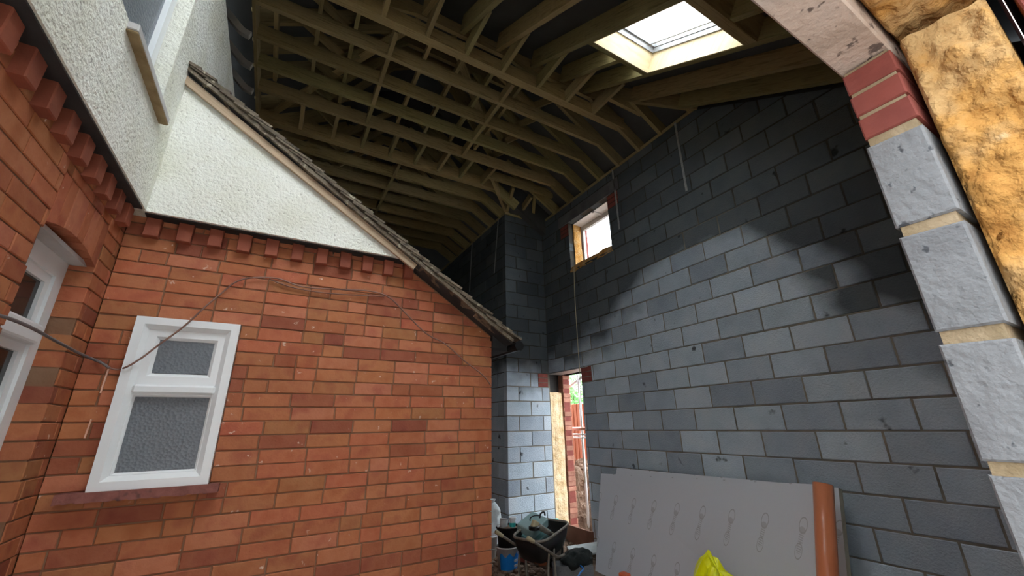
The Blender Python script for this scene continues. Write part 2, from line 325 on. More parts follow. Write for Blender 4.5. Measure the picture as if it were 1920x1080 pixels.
def piece(fr, poly, depth, m, parent, name='brick', ch=.003, jit=.0015, key=True, proud=None):
    O, U, N = fr; Z = Vector((0, 0, 1))
    u0 = min(q[0] for q in poly); v0 = min(q[1] for q in poly); var = random.randrange(3)
    k = (tuple((round(q[0]-u0, 3), round(q[1]-v0, 3)) for q in poly), depth, tuple(U), tuple(N), m.name, var, ch)
    me = CACHE.get(k)
    if not me:
        cu = sum(q[0] for q in poly)/len(poly); cv = sum(q[1] for q in poly)/len(poly)
        bm = bmesh.new()
        P = [(q[0]-u0+random.uniform(-jit, jit), q[1]-v0+random.uniform(-jit, jit)) for q in poly]
        back = [bm.verts.new(U*u+Z*v_-N*depth) for u, v_ in P]; mid_ = [bm.verts.new(U*u+Z*v_-N*ch) for u, v_ in P]
        cu -= u0; cv -= v0
        fr_ = [bm.verts.new(U*(u+(ch if u < cu else -ch))+Z*(v_+(ch if v_ < cv else -ch))) for u, v_ in P]
        n = len(P)
        for a, b_ in ((back, mid_), (mid_, fr_)):
            for i in range(n): bm.faces.new([a[i], a[(i+1) % n], b_[(i+1) % n], b_[i]])
        bm.faces.new(fr_); bm.faces.new(back[::-1])
        bmesh.ops.recalc_face_normals(bm, faces=bm.faces)
        me = bpy.data.meshes.new(name); bm.to_mesh(me); bm.free(); me.materials.append(m); CACHE[k] = me
    o = bpy.data.objects.new(name, me); C.objects.link(o); o.parent = parent
    o.location = O+U*u0+Z*v0+N*(random.uniform(-.0015, .0015) if proud is None else proud)-wloc(parent)
    return o
def joined(fr, polys, depth, m, parent, name):
    bm = bmesh.new()
    for q in polys: prism(bm, q, fr, 0, -depth)
    o = obj(name, bm, m, parent); o['kind'] = 'stuff'; return o
def rectp(r_): u0, u1, v0, v1 = r_; return [(u0, v0), (u1, v0), (u1, v1), (u0, v1)]
def slab(bm, fr, u0, u1, v0, v1, n0, n1, holes=()):
    us = sorted({u0, u1, *[x for h in holes for x in h[:2] if u0 < x < u1]}); vs = sorted({v0, v1, *[x for h in holes for x in h[2:] if v0 < x < v1]})
    for a, b_ in zip(us, us[1:]):
        for c_, d in zip(vs, vs[1:]):
            mu, mv = (a+b_)/2, (c_+d)/2
            if any(h[0] < mu < h[1] and h[2] < mv < h[3] for h in holes): continue
            prism(bm, [(a, c_), (b_, c_), (b_, d), (a, d)], fr, n0, n1)
X, Y, Z = Vector((1, 0, 0)), Vector((0, 1, 0)), Vector((0, 0, 1)); O0 = Vector((0, 0, 0))
def lumpy(bm, amp, sc_, seed=0, axis=None):
    for v in bm.verts:
        n = noise.noise_vector(v.co*sc_+Vector((seed, seed*2, 0)))+.5*noise.noise_vector(v.co*sc_*2.7)
        v.co += (n if axis is None else axis*n.x)*amp
# ================================================================== SETTING
FL = -1.55
XC, YF, XE, ZP = 3.98, 5.62, 3.17, 3.64
SL = .62
# floor and ground
bm = bmesh.new(); bmesh.ops.create_grid(bm, x_segments=60, y_segments=90, size=1)
for v in bm.verts:
    v.co = Vector((-.9+(v.co.x+1)*2.5, .1+(v.co.y+1)*6, FL)); v.co.z += .02*noise.noise(v.co*2.2)+.012*noise.noise(v.co*7)-.01
struct('floor', bm, dirt_m)
bm = bmesh.new(); box(bm, -12, 14, -16, .1, FL-.3, FL-.005)
struct('trim_1', bm, paving_m)
bm = bmesh.new(); bmesh.ops.create_grid(bm, x_segments=40, y_segments=60, size=1)
for v in bm.verts: v.co = Vector((4.1+(v.co.x+1)*6, .1+(v.co.y+1)*9, FL-.03+.05*noise.noise(v.co*9)))
o = struct('trim_2', bm, dirt_m)

# ---- wall_right : block wall along X = 3.98
frC = (Vector((XC, 0, 0)), Y, -X)
door = (4.78, YF, FL, .805); hiw = (3.88, 4.84, 2.42, 3.295)
pad = [(4.55, 4.77, .595, .81), (3.66, 3.875, 3.07, 3.285), (4.845, 5.06, 3.07, 3.285)]
V0 = -.08-.225*7
rects = courses(.25, YF, V0, 3.7, .436, .212, .013, holes=[door, hiw]+[(a-.008, b_+.008, c_-.005, d+.008) for a, b_, c_, d in pad], phase=1)
def rakeC(poly):
    poly = clip(poly, 0, 1, ZP)
    return clip(poly, -SL, 1, ZP-SL*2.27) if len(poly) > 2 else poly
wr = thing('wall_right', None, None, (XC, 2.9, FL), kind='structure')
polys = [rakeC([(max(u, -9), max(v, FL)) for u, v in rectp(r_)]) for r_ in rects]
polys = [q for q in polys if len(q) > 2 and max(v for u, v in q)-min(v for u, v in q) > .02]
polys.sort(key=lambda q: -sum(u for u, v in q)/len(q) if sum(u for u, v in q)/len(q) < .95 else 0)
vis = [q for q in polys if sum(u for u, v in q)/len(q) > .7 and sum(v for u, v in q)/len(q) > -1.4]
near = [q for q in polys if q not in vis]
near += vis[300:]; vis = vis[:300]
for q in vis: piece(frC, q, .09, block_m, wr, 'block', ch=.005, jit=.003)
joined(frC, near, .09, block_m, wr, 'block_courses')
for (a, b_, c_, d) in pad:
    for k in range(3): piece(frC, rectp((a, b_, c_+k*.075, c_+k*.075+.065)), .1, new_brick, wr)
bm = bmesh.new()
slab(bm, frC, 2.27, YF, FL, ZP, -.006, -.1, [door, hiw]); prism(bm, [(.25, FL), (2.27, FL), (2.27, ZP), (.25, ZP-SL*2.02)], frC, -.006, -.1)
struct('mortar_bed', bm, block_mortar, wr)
bm = bmesh.new(); slab(bm, frC, 2.27, YF, FL, ZP, -.29, -.42, [door, hiw]); prism(bm, [(.0, FL), (2.27, FL), (2.27, ZP), (.0, ZP-SL*2.27)], frC, -.29, -.42); slab(bm, frC, YF, 6.6, FL, ZP, -.295, -.415, [])
struct('outer_brick_leaf', bm, new_brick, wr)
bm = bmesh.new(); prism(bm, [(.0, ZP-SL*2.27), (2.27, ZP), (YF+.6, ZP), (YF+.6, ZP+.16), (2.20, ZP+.16), (.0, ZP-SL*2.27+.2)], frC, -.1, -.25)
struct('eaves_closer', bm, soffit_m, wr)
# far reveal of the doorway: cavity wool and outer brick ends facing the room
frF = (Vector((0, YF, 0)), X, -Y)
for k in range(31):
    v0 = FL+.02+k*.0755
    piece(frF, rectp((XC+.285, XC+.435, v0, v0+.066)), .2, pink_brick, wr, jit=.004, proud=random.uniform(-.004, .008))
bm = bmesh.new(); box(bm, XC+.012, XC+.26, YF+.012, YF+.5, FL, .51)
bmesh.ops.subdivide_edges(bm, edges=list(bm.edges), cuts=8, use_grid_fill=True); lumpy(bm, .014, 9)
struct('cavity_wool', bm, pale_wool, wr)
bm = B(XC+.02, XC+.28, YF+.12, YF+.5, .45, .9); struct('cavity_back', bm, soffit_m, wr)
struct('outer_mortar', B(XC+.29, XC+.43, YF+.008, YF+.5, FL, .80), sand_mortar, wr)
# lintel over the doorway and its pale steel flange
struct('door_lintel_flange', B(XC-.004, XC+.26, 4.62, YF, .803, .813), galv, wr)
struct('outer_lintel', B(XC+.28, XC+.44, 4.6, 6.0, .805, 1.02), grey_conc, wr)
# high window opening: lintels, cavity wool along the sill and the far reveal
struct('window_lintel', bevel(B(XC-.006, XC+.09, 3.62, 5.1, 3.297, 3.50)), grey_conc, wr)
struct('outer_window_lintel', B(XC+.28, XC+.44, 3.7, 5.0, 3.30, 3.5), upvc_grey, wr)
bm = B(XC+.0, XC+.25, 3.875, 4.845, 2.38, 2.475); bmesh.ops.subdivide_edges(bm, edges=list(bm.edges), cuts=9, use_grid_fill=True); lumpy(bm, .025, 12)
struct('sill_wool', bm, wool, wr)
bm = B(XC+.10, XC+.255, 4.82, 5.1, 2.44, 3.285); bmesh.ops.subdivide_edges(bm, edges=list(bm.edges), cuts=7, use_grid_fill=True); lumpy(bm, .012, 10)
struct('reveal_wool', bm, wool, wr)
# timber window frame at the outer leaf
wf = thing('window_1', None, None, (XC+.26, 4.36, 2.42), kind='structure')
bm = bmesh.new()
for a in ((3.88, 4.84, 3.20, 3.295), (3.88, 4.84, 2.43, 2.48), (3.88, 3.92, 2.48, 3.2), (4.80, 4.84, 2.48, 3.2)): box(bm, XC+.29, XC+.34, *a)
obj('frame', bm, upvc_grey, wf)
obj('mullion', B(XC+.10, XC+.29, 4.28, 4.32, 3.255, 3.294), upvc_grey, wf)
obj('soffit_board', B(XC+.10, XC+.29, 3.89, 4.83, 3.28, 3.294), white_pl, wf)
obj('pane', B(XC+.313, XC+.317, 3.92, 4.80, 2.48, 3.2), clear, wf)

# ---- wall_back : the short return F facing the camera, and wall_far along X = 3.17
wb = thing('wall_back', None, None, (3.57, YF, FL), kind='structure')
padF = (3.77, XC, .595, .81)
for r_ in courses(XE, XC, V0, 3.7, .436, .212, .013, holes=[(padF[0]-.008, XC+.2, padF[2]-.005, padF[3]+.008)], phase=0):
    q = clip([(u, max(v, FL)) for u, v in rectp(r_)], 0, 1, ZP)
    if len(q) > 2 and q[2][1]-q[0][1] > .02:
        if sum(v for u, v in q)/4 > .81: q = clip(q, 1, 0, XC-.002)
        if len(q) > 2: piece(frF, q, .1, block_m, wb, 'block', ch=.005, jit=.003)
for k in range(3):
    piece(frF, rectp((padF[0], padF[0]+.19, padF[2]+k*.075, padF[2]+k*.075+.065)), .1, new_brick, wb)
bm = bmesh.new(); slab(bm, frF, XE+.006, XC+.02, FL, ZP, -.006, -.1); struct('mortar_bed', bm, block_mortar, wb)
we = thing('wall_far', None, None, (XE, 8.5, FL), kind='structure')
frE = (Vector((XE, 0, 0)), Y, -X)
for r_ in courses(YF+.1, 11, V0, 3.7, .436, .212, .013, phase=1):
    q = clip([(u, max(v, FL)) for u, v in rectp(r_)], 0, 1, ZP)
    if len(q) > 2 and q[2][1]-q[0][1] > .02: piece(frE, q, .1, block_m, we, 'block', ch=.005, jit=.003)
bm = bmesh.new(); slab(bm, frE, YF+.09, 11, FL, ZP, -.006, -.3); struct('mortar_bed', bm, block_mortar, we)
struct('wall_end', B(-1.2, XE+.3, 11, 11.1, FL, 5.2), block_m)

# ---- ceiling : roofing underlay over both roof slopes, with the rooflight opening left out
def zroof(x, y):
    z1 = ZP+SL*((XC if y < 5.5 else XE)-x); z3 = 5.30-SL*(1.3-x); z2 = ZP+SL*(y-2.27)
    return min(z1 if y > 2.27 else 9, z2, z3 if (y > 3.2 or x < 1.3) and y > 1.5 else 9) if y < 5.5 else min(z1, z3, 4.80)
SKY = (2.20, 2.965, 1.16, 2.115); FILL_SKY2 = (.39, 1.21, .55, 1.75); FILL_SKY3 = (-.60, .31, .55, 1.75); SKYS = (SKY, FILL_SKY2, FILL_SKY3)  # second and third rooflights are added out of view for fill light
xs = sorted({-1.6, *[-1.6+.1*i for i in range(58)], 4.3, *[v_ for k_ in SKYS for v_ in (k_[0]-.03, k_[1]+.03)]}); ys = sorted({.0, *[.0+.1*i for i in range(1, 112)], 5.499, 5.501, *[v_ for k_ in SKYS for v_ in (k_[2]-.03, k_[3]+.03)]})
bm = bmesh.new(); g = {}
for i, x in enumerate(xs):
    for j, y in enumerate(ys): g[i, j] = bm.verts.new((x, y, zroof(x, y)+.232))
for i in range(len(xs)-1):
    for j in range(len(ys)-1):
        mx_, my_ = (xs[i]+xs[i+1])/2, (ys[j]+ys[j+1])/2
        if any(k_[0]-.03 < mx_ < k_[1]+.03 and k_[2]-.03 < my_ < k_[3]+.03 for k_ in SKYS): continue
        bm.faces.new([g[i, j], g[i+1, j], g[i+1, j+1], g[i, j+1]])
o = struct('ceiling', bm, felt_m); md = o.modifiers.new('t', 'SOLIDIFY'); md.thickness = .03; md.offset = 1

# ---- near wall with the opening the camera looks through
JX = 1.08
wn = thing('wall_near', None, None, (2.5, .2, FL), kind='structure')
frJ = (Vector((JX, .245, 0)), -Y, -X)          # jamb face, u runs towards the camera
for k in range(10):
    v0 = -.08-.225*(7-k)+.008
    v1 = v0+.207
    if v0 > .5: continue
    piece((Vector((JX, .245, 0)), -Y, -X), rectp((0.0, .092, max(v0, FL), v1-.006)), .44, jamb_block, wn, 'block', ch=.004, jit=.003, proud=random.uniform(-.003, .002))
for k in range(3):
    piece((Vector((JX, .243, 0)), -Y, -X), rectp((0.0, .09, .600+k*.064, .600+k*.064+.054)), .21, new_brick, wn, proud=-.001)
bm = B(JX+.006, 4.3, .158, .240, FL, .79); bmesh.ops.subdivide_edges(bm, edges=[e for e in bm.edges if e.calc_length() > 1], cuts=30)
struct('mortar_bed', bm, sand_mortar, wn)
bm = bmesh.new()                               # block leaf beside and above the opening
prism(bm, [(JX+.46, FL), (4.08, FL), (4.08, 2.45), (JX+.46, 2.45)], (Vector((0, .15, 0)), X, -Y), -.003, -.1)
prism(bm, [(-1.3, 1.0), (4.08, 1.0), (4.08, 2.5), (-1.3, 2.5)], (Vector((0, .15, 0)), X, -Y), -.003, -.1)
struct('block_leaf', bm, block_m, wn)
bm = bevel(B(-1.0, JX+.16, .153, .248, .795, 1.0), .004); o = struct('concrete_lintel', bm, concrete, wn)
def woolface(bm, u0, u1, v0, v1, f, amp, seed, nu, nv):
    vs = {}
    for i in range(nu+1):
        for j in range(nv+1):
            u = u0+(u1-u0)*i/nu; v = v0+(v1-v0)*j/nv; q = Vector(f(u, v, 0)); edge = min(i, nu-i)/nu
            h = noise.fractal(Vector((u*9+seed, v*9, seed)), .8, 2.1, 5)*.6+.7*abs(noise.noise(Vector((u*22, v*14, seed))))
            vs[i, j] = bm.verts.new(f(u, v, amp*h-(.02 if i in (0, nu) else 0)))
    for i in range(nu):
        for j in range(nv): bm.faces.new([vs[i, j], vs[i+1, j], vs[i+1, j+1], vs[i, j+1]])
bm = bmesh.new(); woolface(bm, .012, .142, FL, .80, lambda u, v, h: (JX+.035-h, u, v), .035, 3, 18, 260)
box(bm, JX+.045, JX+.5, .012, .142, FL, .80)
o = struct('jamb_insulation', bm, wool, wn); 
for f in o.data.polygons: f.use_smooth = True
bm = bmesh.new(); woolface(bm, .018, .148, -.9, JX+.5, lambda u, v, h: (v, u, .835-h), .03, 8, 18, 260)
box(bm, -.9, JX+.5, .018, .148, .85, 1.3)
o = struct('head_insulation', bm, wool, wn)
for f in o.data.polygons: f.use_smooth = True
# outer brick leaf at the very edge of the view
frO = (Vector((0, -.02, 0)), X, Y)
for k in range(33):
    v0 = FL+.01+k*.075; piece((Vector((JX+.02, -.018, 0)), -Y, -X), rectp((0, .1, v0, v0+.064)), .22, new_brick, wn)
struct('outer_leaf', B(JX+.24, 4.3, -.115, -.02, FL, 3.2), new_brick, wn)
struct('outer_leaf_head', B(-1.2, JX+.24, -.115, -.02, 1.15, 3.2), new_brick, wn)

# ---- wall_left : the old house wall A along X = -.82
XA_ = -.82
frA = (Vector((XA_, 0, 0)), Y, X)
wl = thing('wall_left', None, None, (XA_, 1.3, FL), kind='structure')
CB, CH, CJ = -.247-.0745*18, .0682, .0063
AW = (2.0, 2.52, -1.0, .745)                   # arched window opening
arch_h = 0.225
rects = courses(.0, 2.72, CB, 1.16, .228, CH, CJ, holes=[AW, (AW[0], AW[1], .745, .745+arch_h)], phase=1, mix=.05)
vis = [r_ for r_ in rects if r_[3] > -.75 and r_[1] > .72]; rest = [r_ for r_ in rects if r_ not in vis]
vis.sort(key=lambda r_: -r_[1]); rest += vis[300:]; vis = vis[:300]
for r_ in vis: piece(frA, rectp(r_), .1, brick_m, wl)
joined(frA, [rectp(r_) for r_ in rest], .1, brick_m, wl, 'brick_courses')
mid_u = (AW[0]+AW[1])/2
for k in range(8):                             # rubbed-brick arch over it, wedge by wedge
    def au(t_, top): return mid_u+(t_-.5)*2*((AW[1]-AW[0])/2+(.0 if top else 0))
    a, b_ = k/8+.004, (k+1)/8-.004
    rise = lambda t_: .045*(1-(2*t_-1)**2)
    piece(frA, [(au(a, 0), .745+rise(a)-.0), (au(b_, 0), .745+rise(b_)), (au(b_, 1), .745+arch_h-.008), (au(a, 1), .745+arch_h-.008)], .1, brick_m, wl, ch=.001, jit=0)
bm = bmesh.new(); slab(bm, frA, -.1, 2.9, FL, 1.16, -.006, -.22, [(AW[0]-.004, AW[1]+.004, AW[2], .80)]); struct('mortar_bed', bm, old_mortar, wl)
# dentil course of wall_left
for k in range(17):
    y = 2.62-.1475*k
    if y < .15: break
    o = piece((Vector((XA_+.040, 0, 0)), Y, X), rectp((y-.07, y, 1.012, 1.121)), .1, dent_m, wl, 'dentil', ch=.004, jit=.002)
# roughcast upper wall of the main house (overhanging)
bm = bmesh.new(); UW = (1.30, 2.36, 1.60, 2.75)
slab(bm, (Vector((-.738, 0, 0)), Y, X), .0, 4.6, 1.13, 3.03, 0, -.2, [UW])
box_ = B(-.93, -.746, .0, 2.6, 1.122, 1.1295)
o = struct('wall_left_render', bm, render_m); o.name = 'trim_3'
struct('trim_5', box_, soffit_m)
# upper window of wall A with its deep sill
wu = thing('window_2', None, None, (-.83, 1.8, 1.6), kind='structure')
bm = bmesh.new()
for a in ((UW[0], UW[1], 1.6, 1.66), (UW[0], UW[1], 2.69, 2.75), (2.27, 2.33, 1.66, 2.69), (UW[0], UW[0]+.06, 1.66, 2.69), (1.79, 1.84, 1.66, 2.69)): box(bm, -.86, -.80, *a)
obj('frame', bm, upvc, wu); obj('pane', B(-.835, -.825, UW[0]+.06, 2.27, 1.66, 2.69), obscure, wu)
bm = bevel(B(-.80, -.700, 1.81, 2.425, 1.550, 1.563), .004); obj('sill_underside', bm, sill_wood, wu)
obj('sill', bevel(B(-.82, -.701, 1.808, 2.427, 1.564, 1.60), .004), upvc_grey, wu)
# big arched window of wall A
wa = thing('window_3', None, None, (-.93, 2.2, AW[2]), kind='structure')
XW = -.91
bm = bmesh.new()
for a in ((2.45, 2.52, AW[2], .66), (2.0, 2.07, AW[2], .66), (2.07, 2.45, AW[2], AW[2]+.07)): box(bm, XW-.05, XW, *a)
prism(bm, [(2.0, .66), (2.52, .66), (2.52, .797), (2.0, .797)], (Vector((XW, 0, 0)), Y, X), 0, -.05)
obj('frame', bm, upvc, wa)
obj('transom', bevel(B(XW-.045, XW+.022, 2.07, 2.45, .355, .44), .012, 2), upvc, wa)
bm = bmesh.new()
for z0, z1 in ((.40, .66), (AW[2]+.07, .36)):
    for a in ((2.41, 2.45, z0, z1), (2.07, 2.11, z0, z1), (2.11, 2.41, z1-.04, z1), (2.11, 2.41, z0, z0+.04)): box(bm, XW-.035, XW-.012, *a)
obj('glazing_bead', bm, upvc, wa)
obj('head_board', B(XW+.001, XW+.06, 2.002, 2.518, .742, .760), upvc_grey, wa)
obj('pane', B(XW-.03, XW-.025, 2.08, 2.44, .44, .64), dark_glass, wa); obj('pane', B(XW-.03, XW-.025, 2.08, 2.44, AW[2]+.08, .36), dark_glass, wa)

# ---- wall_front_house : brick gable wall B1 of the lean-to at Y = 2.72
YB = 2.72
frB = (Vector((0, YB, 0)), X, -Y)
wh = thing('wall_gable', None, None, (.3, YB, FL), kind='structure')
def Lz(x): return 2.175-.660*(x+.76)
BW = (-.662, -.212, -.252, .568)
SB = (-.75, -.165, -.292, -.252)
rects = courses(XA_, 1.402, CB, 2.2, .228, CH, CJ, holes=[BW, (-.662, -.212, -.26, -.2)], phase=0, mix=.03)
polys = []
for r_ in rects:
    q = clip(rectp(r_), .660, 1, 2.175-.660*.76-.105)
    if len(q) > 2 and min(v for u, v in q) < 1.14 or (len(q) > 2 and min(u for u, v in q) > .7): polys.append((q, r_))
polys = [(q, r_) for q, r_ in polys if max(v for u, v in q)-min(v for u, v in q) > .012 and r_[2] < 1.12]
polys.sort(key=lambda a: -a[1][3])
for q, r_ in polys[:300]: piece(frB, q, .1, brick_m, wh)
joined(frB, [q for q, r_ in polys[300:]], .1, brick_m, wh, 'brick_courses')
bm = bmesh.new(); slab(bm, frB, XA_, 1.396, FL, .66, -.006, -.21, [BW]); prism(bm, [(XA_, .66), (1.396, .66), (.75, 1.085), (XA_, 1.16)], frB, -.006, -.21)
struct('mortar_bed', bm, old_mortar, wh)
for k in range(11):                            # dentil course
    x = -.742+.1425*k
    piece((Vector((0, YB-.042, 0)), X, -Y), rectp((x, x+.068, 1.010, 1.119)), .1, dent_m, wh, 'dentil', ch=.004, jit=.002)
bm = bmesh.new(); prism(bm, [(-.745, 1.13), (.775, 1.13), (-.745, 2.105)], (Vector((0, YB-.092, 0)), X, -Y), 0, -.17)
struct('roughcast_gable', bm, render_m, wh)
bm = bmesh.new(); prism(bm, [(-.745, 1.126), (.785, 1.126), (.76, 1.142), (-.745, 1.142)], (Vector((0, YB-.096, 0)), X, -Y), 0, -.02); struct('render_drip', bm, render_m, wh)
struct('overhang_underside', B(-.745, .77, YB-.072, YB-.0, 1.120, 1.1295), soffit_m, wh)
# side wall of the lean-to
frS = (Vector((1.402, 0, 0)), Y, X)
bm = bmesh.new(); slab(bm, frS, YB+.1, 9, FL, .62, -.008, -.2); struct('mortar_bed_side', bm, old_mortar, wh)
joined(frS, [rectp(r_) for r_ in courses(YB, 5.2, CB, .62, .228, CH, CJ)], .1, brick_m, wh, 'side_brick_courses')
struct('house_end', B(-1.3, 1.4, 8.9, 9, FL, 2.2), old_mortar, wh)
struct('house_side', B(-1.4, -1.02, -.1, 10.9, FL, 3.6), old_mortar, wh)
struct('added_dark_backing', B(-1.07, -1.05, 2.6, 10.8, 3.03, 4.0), soffit_m, wh)  # dark board added behind the rafter feet to keep the eaves gap black
struct('wall_head', B(-1.1, -.78, .0, 10.9, 3.0, 3.028), soffit_m, wh)
struct('upper_wall_beyond', B(-.96, -.765, 4.6, 10.9, 1.0, 3.03), render_m, wh)

# the white casement window in the gable wall
w4 = thing('window_4', None, None, (-.437, YB, BW[2]), kind='structure')
def ringbox(bm, u0, u1, v0, v1, t_, y0, y1, bev=0):
    for a in ((u0, u1, v0, v0+t_), (u0, u1, v1-t_, v1), (u0, u0+t_, v0+t_, v1-t_), (u1-t_, u1, v0+t_, v1-t_)): box(bm, a[0], a[1], y0, y1, a[2], a[3])
def frame_prof(u0, u1, v0, v1, wd, y_out, y_in, slope):
    """mitred frame whose inner lip slopes back"""
    bm = bmesh.new(); rings = []
    for ins, y in ((0, y_in), (0, y_out), (wd-slope, y_out), (wd, y_out+slope), (wd, y_in)):
        rings.append([bm.verts.new((u, y, v)) for u, v in ((u0+ins, v0+ins), (u1-ins, v0+ins), (u1-ins, v1-ins), (u0+ins, v1-ins))])
    for a, b_ in zip(rings, rings[1:]+rings[:1]):
        for i in range(4): bm.faces.new([a[i], a[(i+1) % 4], b_[(i+1) % 4], b_[i]])
    return bm
obj('frame', frame_prof(-.66, -.214, -.25, .566, .060, YB-.048, YB+.05, .022), upvc, w4)
obj('transom', bevel(B(-.603, -.268, YB-.046, YB+.045, .180, .226), .010, 1), upvc, w4)
s_ = obj('sash', frame_prof(-.607, -.262, .226, .512, .058, YB-.026, YB+.03, .016), upvc, w4)
obj('pane', B(-.552, -.316, YB-.012, YB-.008, .286, .462), obscure, s_)
obj('bead', frame_prof(-.602, -.272, -.192, .182, .014, YB-.022, YB+.03, .008), upvc, w4)
obj('pane', B(-.592, -.282, YB-.008, YB-.004, -.182, .172), obscure, w4)
obj('pane_backing', B(-.66, -.21, YB+.12, YB+.13, -.25, .565), soffit_m, w4)  # plain dark sheet behind both panes
bm = bmesh.new()                               # terracotta tile sill with its broken lower edge
n = 46; top = []; bot = []
for i in range(n+1):
    x = SB[0]+(SB[1]-SB[0])*i/n; dz = .004*abs(math.sin(i*.9))+.006*random.random()
    top.append((x, -.250)); bot.append((x, -.295+dz))
prism(bm, bot+top[::-1], (Vector((0, YB-.072, 0)), X, -Y), 0, -.09)
obj('sill', bm, terracotta, w4)
# tag the wall anchors
for o in (wr, wb, we, wn, wl, wh, wf, wu, wa, w4): o['kind'] = 'structure'
struct('added_shade_wall', B(-9, 12, -2.7, -2.5, FL, 3.3), paving_m)  # unseen wall added behind the camera to cut sky light through the opening
# ================================================================== ROOF TIMBERS
ZT = 3.88; TW = .047
plate = thing('wall_plate', 'sawn timber wall plate bedded along the top of the long block wall', 'timber', (XC+.05, 3.9, ZP))
obj('plate', beam((XC+.045, 2.27, ZP), (XC+.045, YF, ZP), .1, .045), wood_m, plate)
o = obj('wall_plate', beam((XE+.045, YF-.02, ZP), (XE+.045, 10.9, ZP), .1, .045), wood_m, org=(XE+.05, 8, ZP)); tag(o, 'timber wall plate on the set-back block wall beyond the corner', 'timber')
o = obj('wall_plate', beam((XE, YF+.045, ZP), (XC+.08, YF+.045, ZP), .1, .045), wood_m, org=(3.5, YF, ZP)); tag(o, 'short timber wall plate across the block wall return facing us', 'timber')
LAB = {3.16: 'doubled girder truss nearest the rooflight, carrying the short ceiling ties', 3.565: 'timber roof truss directly behind the doubled girder, cable of webs above its tie',
       3.98: 'timber roof truss second behind the doubled girder near the rooflight', 4.38: 'timber roof truss third behind the doubled girder near the rooflight',
       4.77: 'timber roof truss in front of the row of eight short noggings', 5.36: 'timber girder truss just behind the row of eight short noggings', 5.79: 'first timber truss beyond the row of short noggings, resting on the set-back wall',
       6.2: 'second timber truss beyond the row of short noggings', 6.59: 'third timber truss beyond the row of short noggings', 6.98: 'fourth timber truss beyond the row of short noggings, low over the tiled verge',
       7.38: 'fifth timber truss beyond the row of short noggings, low over the tiled verge', 7.78: 'sixth timber truss beyond the row of noggings, nearly hidden by the tiled verge', 8.18: 'farthest timber truss glimpsed above the tiled verge'}
LAB[3.565] = 'timber roof truss directly behind the doubled girder truss'
for y, lab in LAB.items():
    xc = XC if y < 5.3 else XE; za = 5.30 if y < 5.3 else 4.80
    zt = min(za, ZP+SL*(y-2.27)) if y < 5.3 else za
    xr = xc-(zt-ZP)/SL; xl = 1.3-(5.30-zt)/SL
    g_ = thing('roof_truss', lab, 'truss', (1.3, y, ZT), 'roof trusses')
    wd = TW*(2 if y in (3.16, 5.36) else 1)
    obj('bottom_tie', beam((-.70, y, ZT), (xc-(ZT-ZP)/SL+.1, y, ZT), wd, .17), wood_m, g_)
    obj('rafter', beam((xc+.05, y+.001, ZP-.03), (xr, y+.001, zt), TW, .19), wood_m, g_)
    xle = -.70; zle = 5.30-SL*(1.3-xle)
    if xl > xle+.2: obj('rafter', beam((xle, y+.001, zle), (xl, y+.001, zt), TW, .19), wood_m, g_)
    if xr > xl+.05: obj('top_chord', beam((min(xl, xr)-.05, y, zt-.02), (xr+.05, y, zt-.02), TW, .15), wood_m, g_)
    n1, n2 = (.15, 2.45) if y < 5.3 else (.35, 2.1)
    def zz(x): return min(ZP+SL*(xc-x), 5.30-SL*(1.3-x), zt)
    for a, b_ in ((n1, n1-.5), (n1, n1+.75), (n2, n2+.42), (n2, n2-.75)):
        obj('web', beam((a, y-.004, ZT+.12), (b_, y-.004, zz(b_)+.03), .038, .09), wood_m, g_)
# longitudinal noggings between the ties
def nog(x, y0, y1, lab, grp, dp=.12, z=ZT+.001):
    o = obj('nogging', beam((x, y0+.024, z), (x, y1-.024, z), .045, dp), wood_m, org=(x, (y0+y1)/2, z)); tag(o, lab, 'timber', grp)
ords = ['first', 'second', 'third', 'fourth', 'fifth', 'sixth', 'seventh', 'eighth']
for i, x in enumerate((-.21, .2, .595, .995, 1.385, 1.77, 2.15, 2.545)):
    nog(x, 4.77, 5.32, 'short nogging, %s from the left in the row of eight between two trusses' % ords[i], 'row of short noggings', .15)
cy = [3.2, 3.565, 3.98, 4.38, 4.77]
for x, nm in ((.56, 'left'), (1.96, 'right')):
    for i in range(4): nog(x, cy[i], cy[i+1], 'nogging, %s from the doubled girder in the %s line of noggings' % (ords[i], nm), 'bracing lines near the rooflight')
ey = [5.40, 5.79, 6.2, 6.59, 6.98, 7.38]
for i in range(5): nog(1.185, ey[i], ey[i+1], 'nogging, %s along the far line of noggings running to the tiled verge' % ords[i], 'far bracing line')
for i, x in enumerate((-.55, -.16, .19, .57, .955, 1.35, 1.745, 2.15)):
    o = obj('binder', beam((x, 3.22, 4.055), (x, 4.74, 4.055), .04, .09), wood_m, org=(x, 4, 4.055)); tag(o, 'timber binder laid across the tops of the ties, %s from the old house' % ords[i], 'timber', 'binders above the ties')
for a, b_, lab in (((.78, 3.2, 4.15), (-.62, 5.55, 4.15), 'diagonal brace above the ties slanting towards the old house eaves'), ((1.15, 3.2, 4.15), (2.45, 4.7, 4.15), 'diagonal brace above the ties slanting towards the small high window')):
    o = obj('diagonal_brace', beam(a, b_, .09, .03), wood_m, org=b_); tag(o, lab, 'timber')
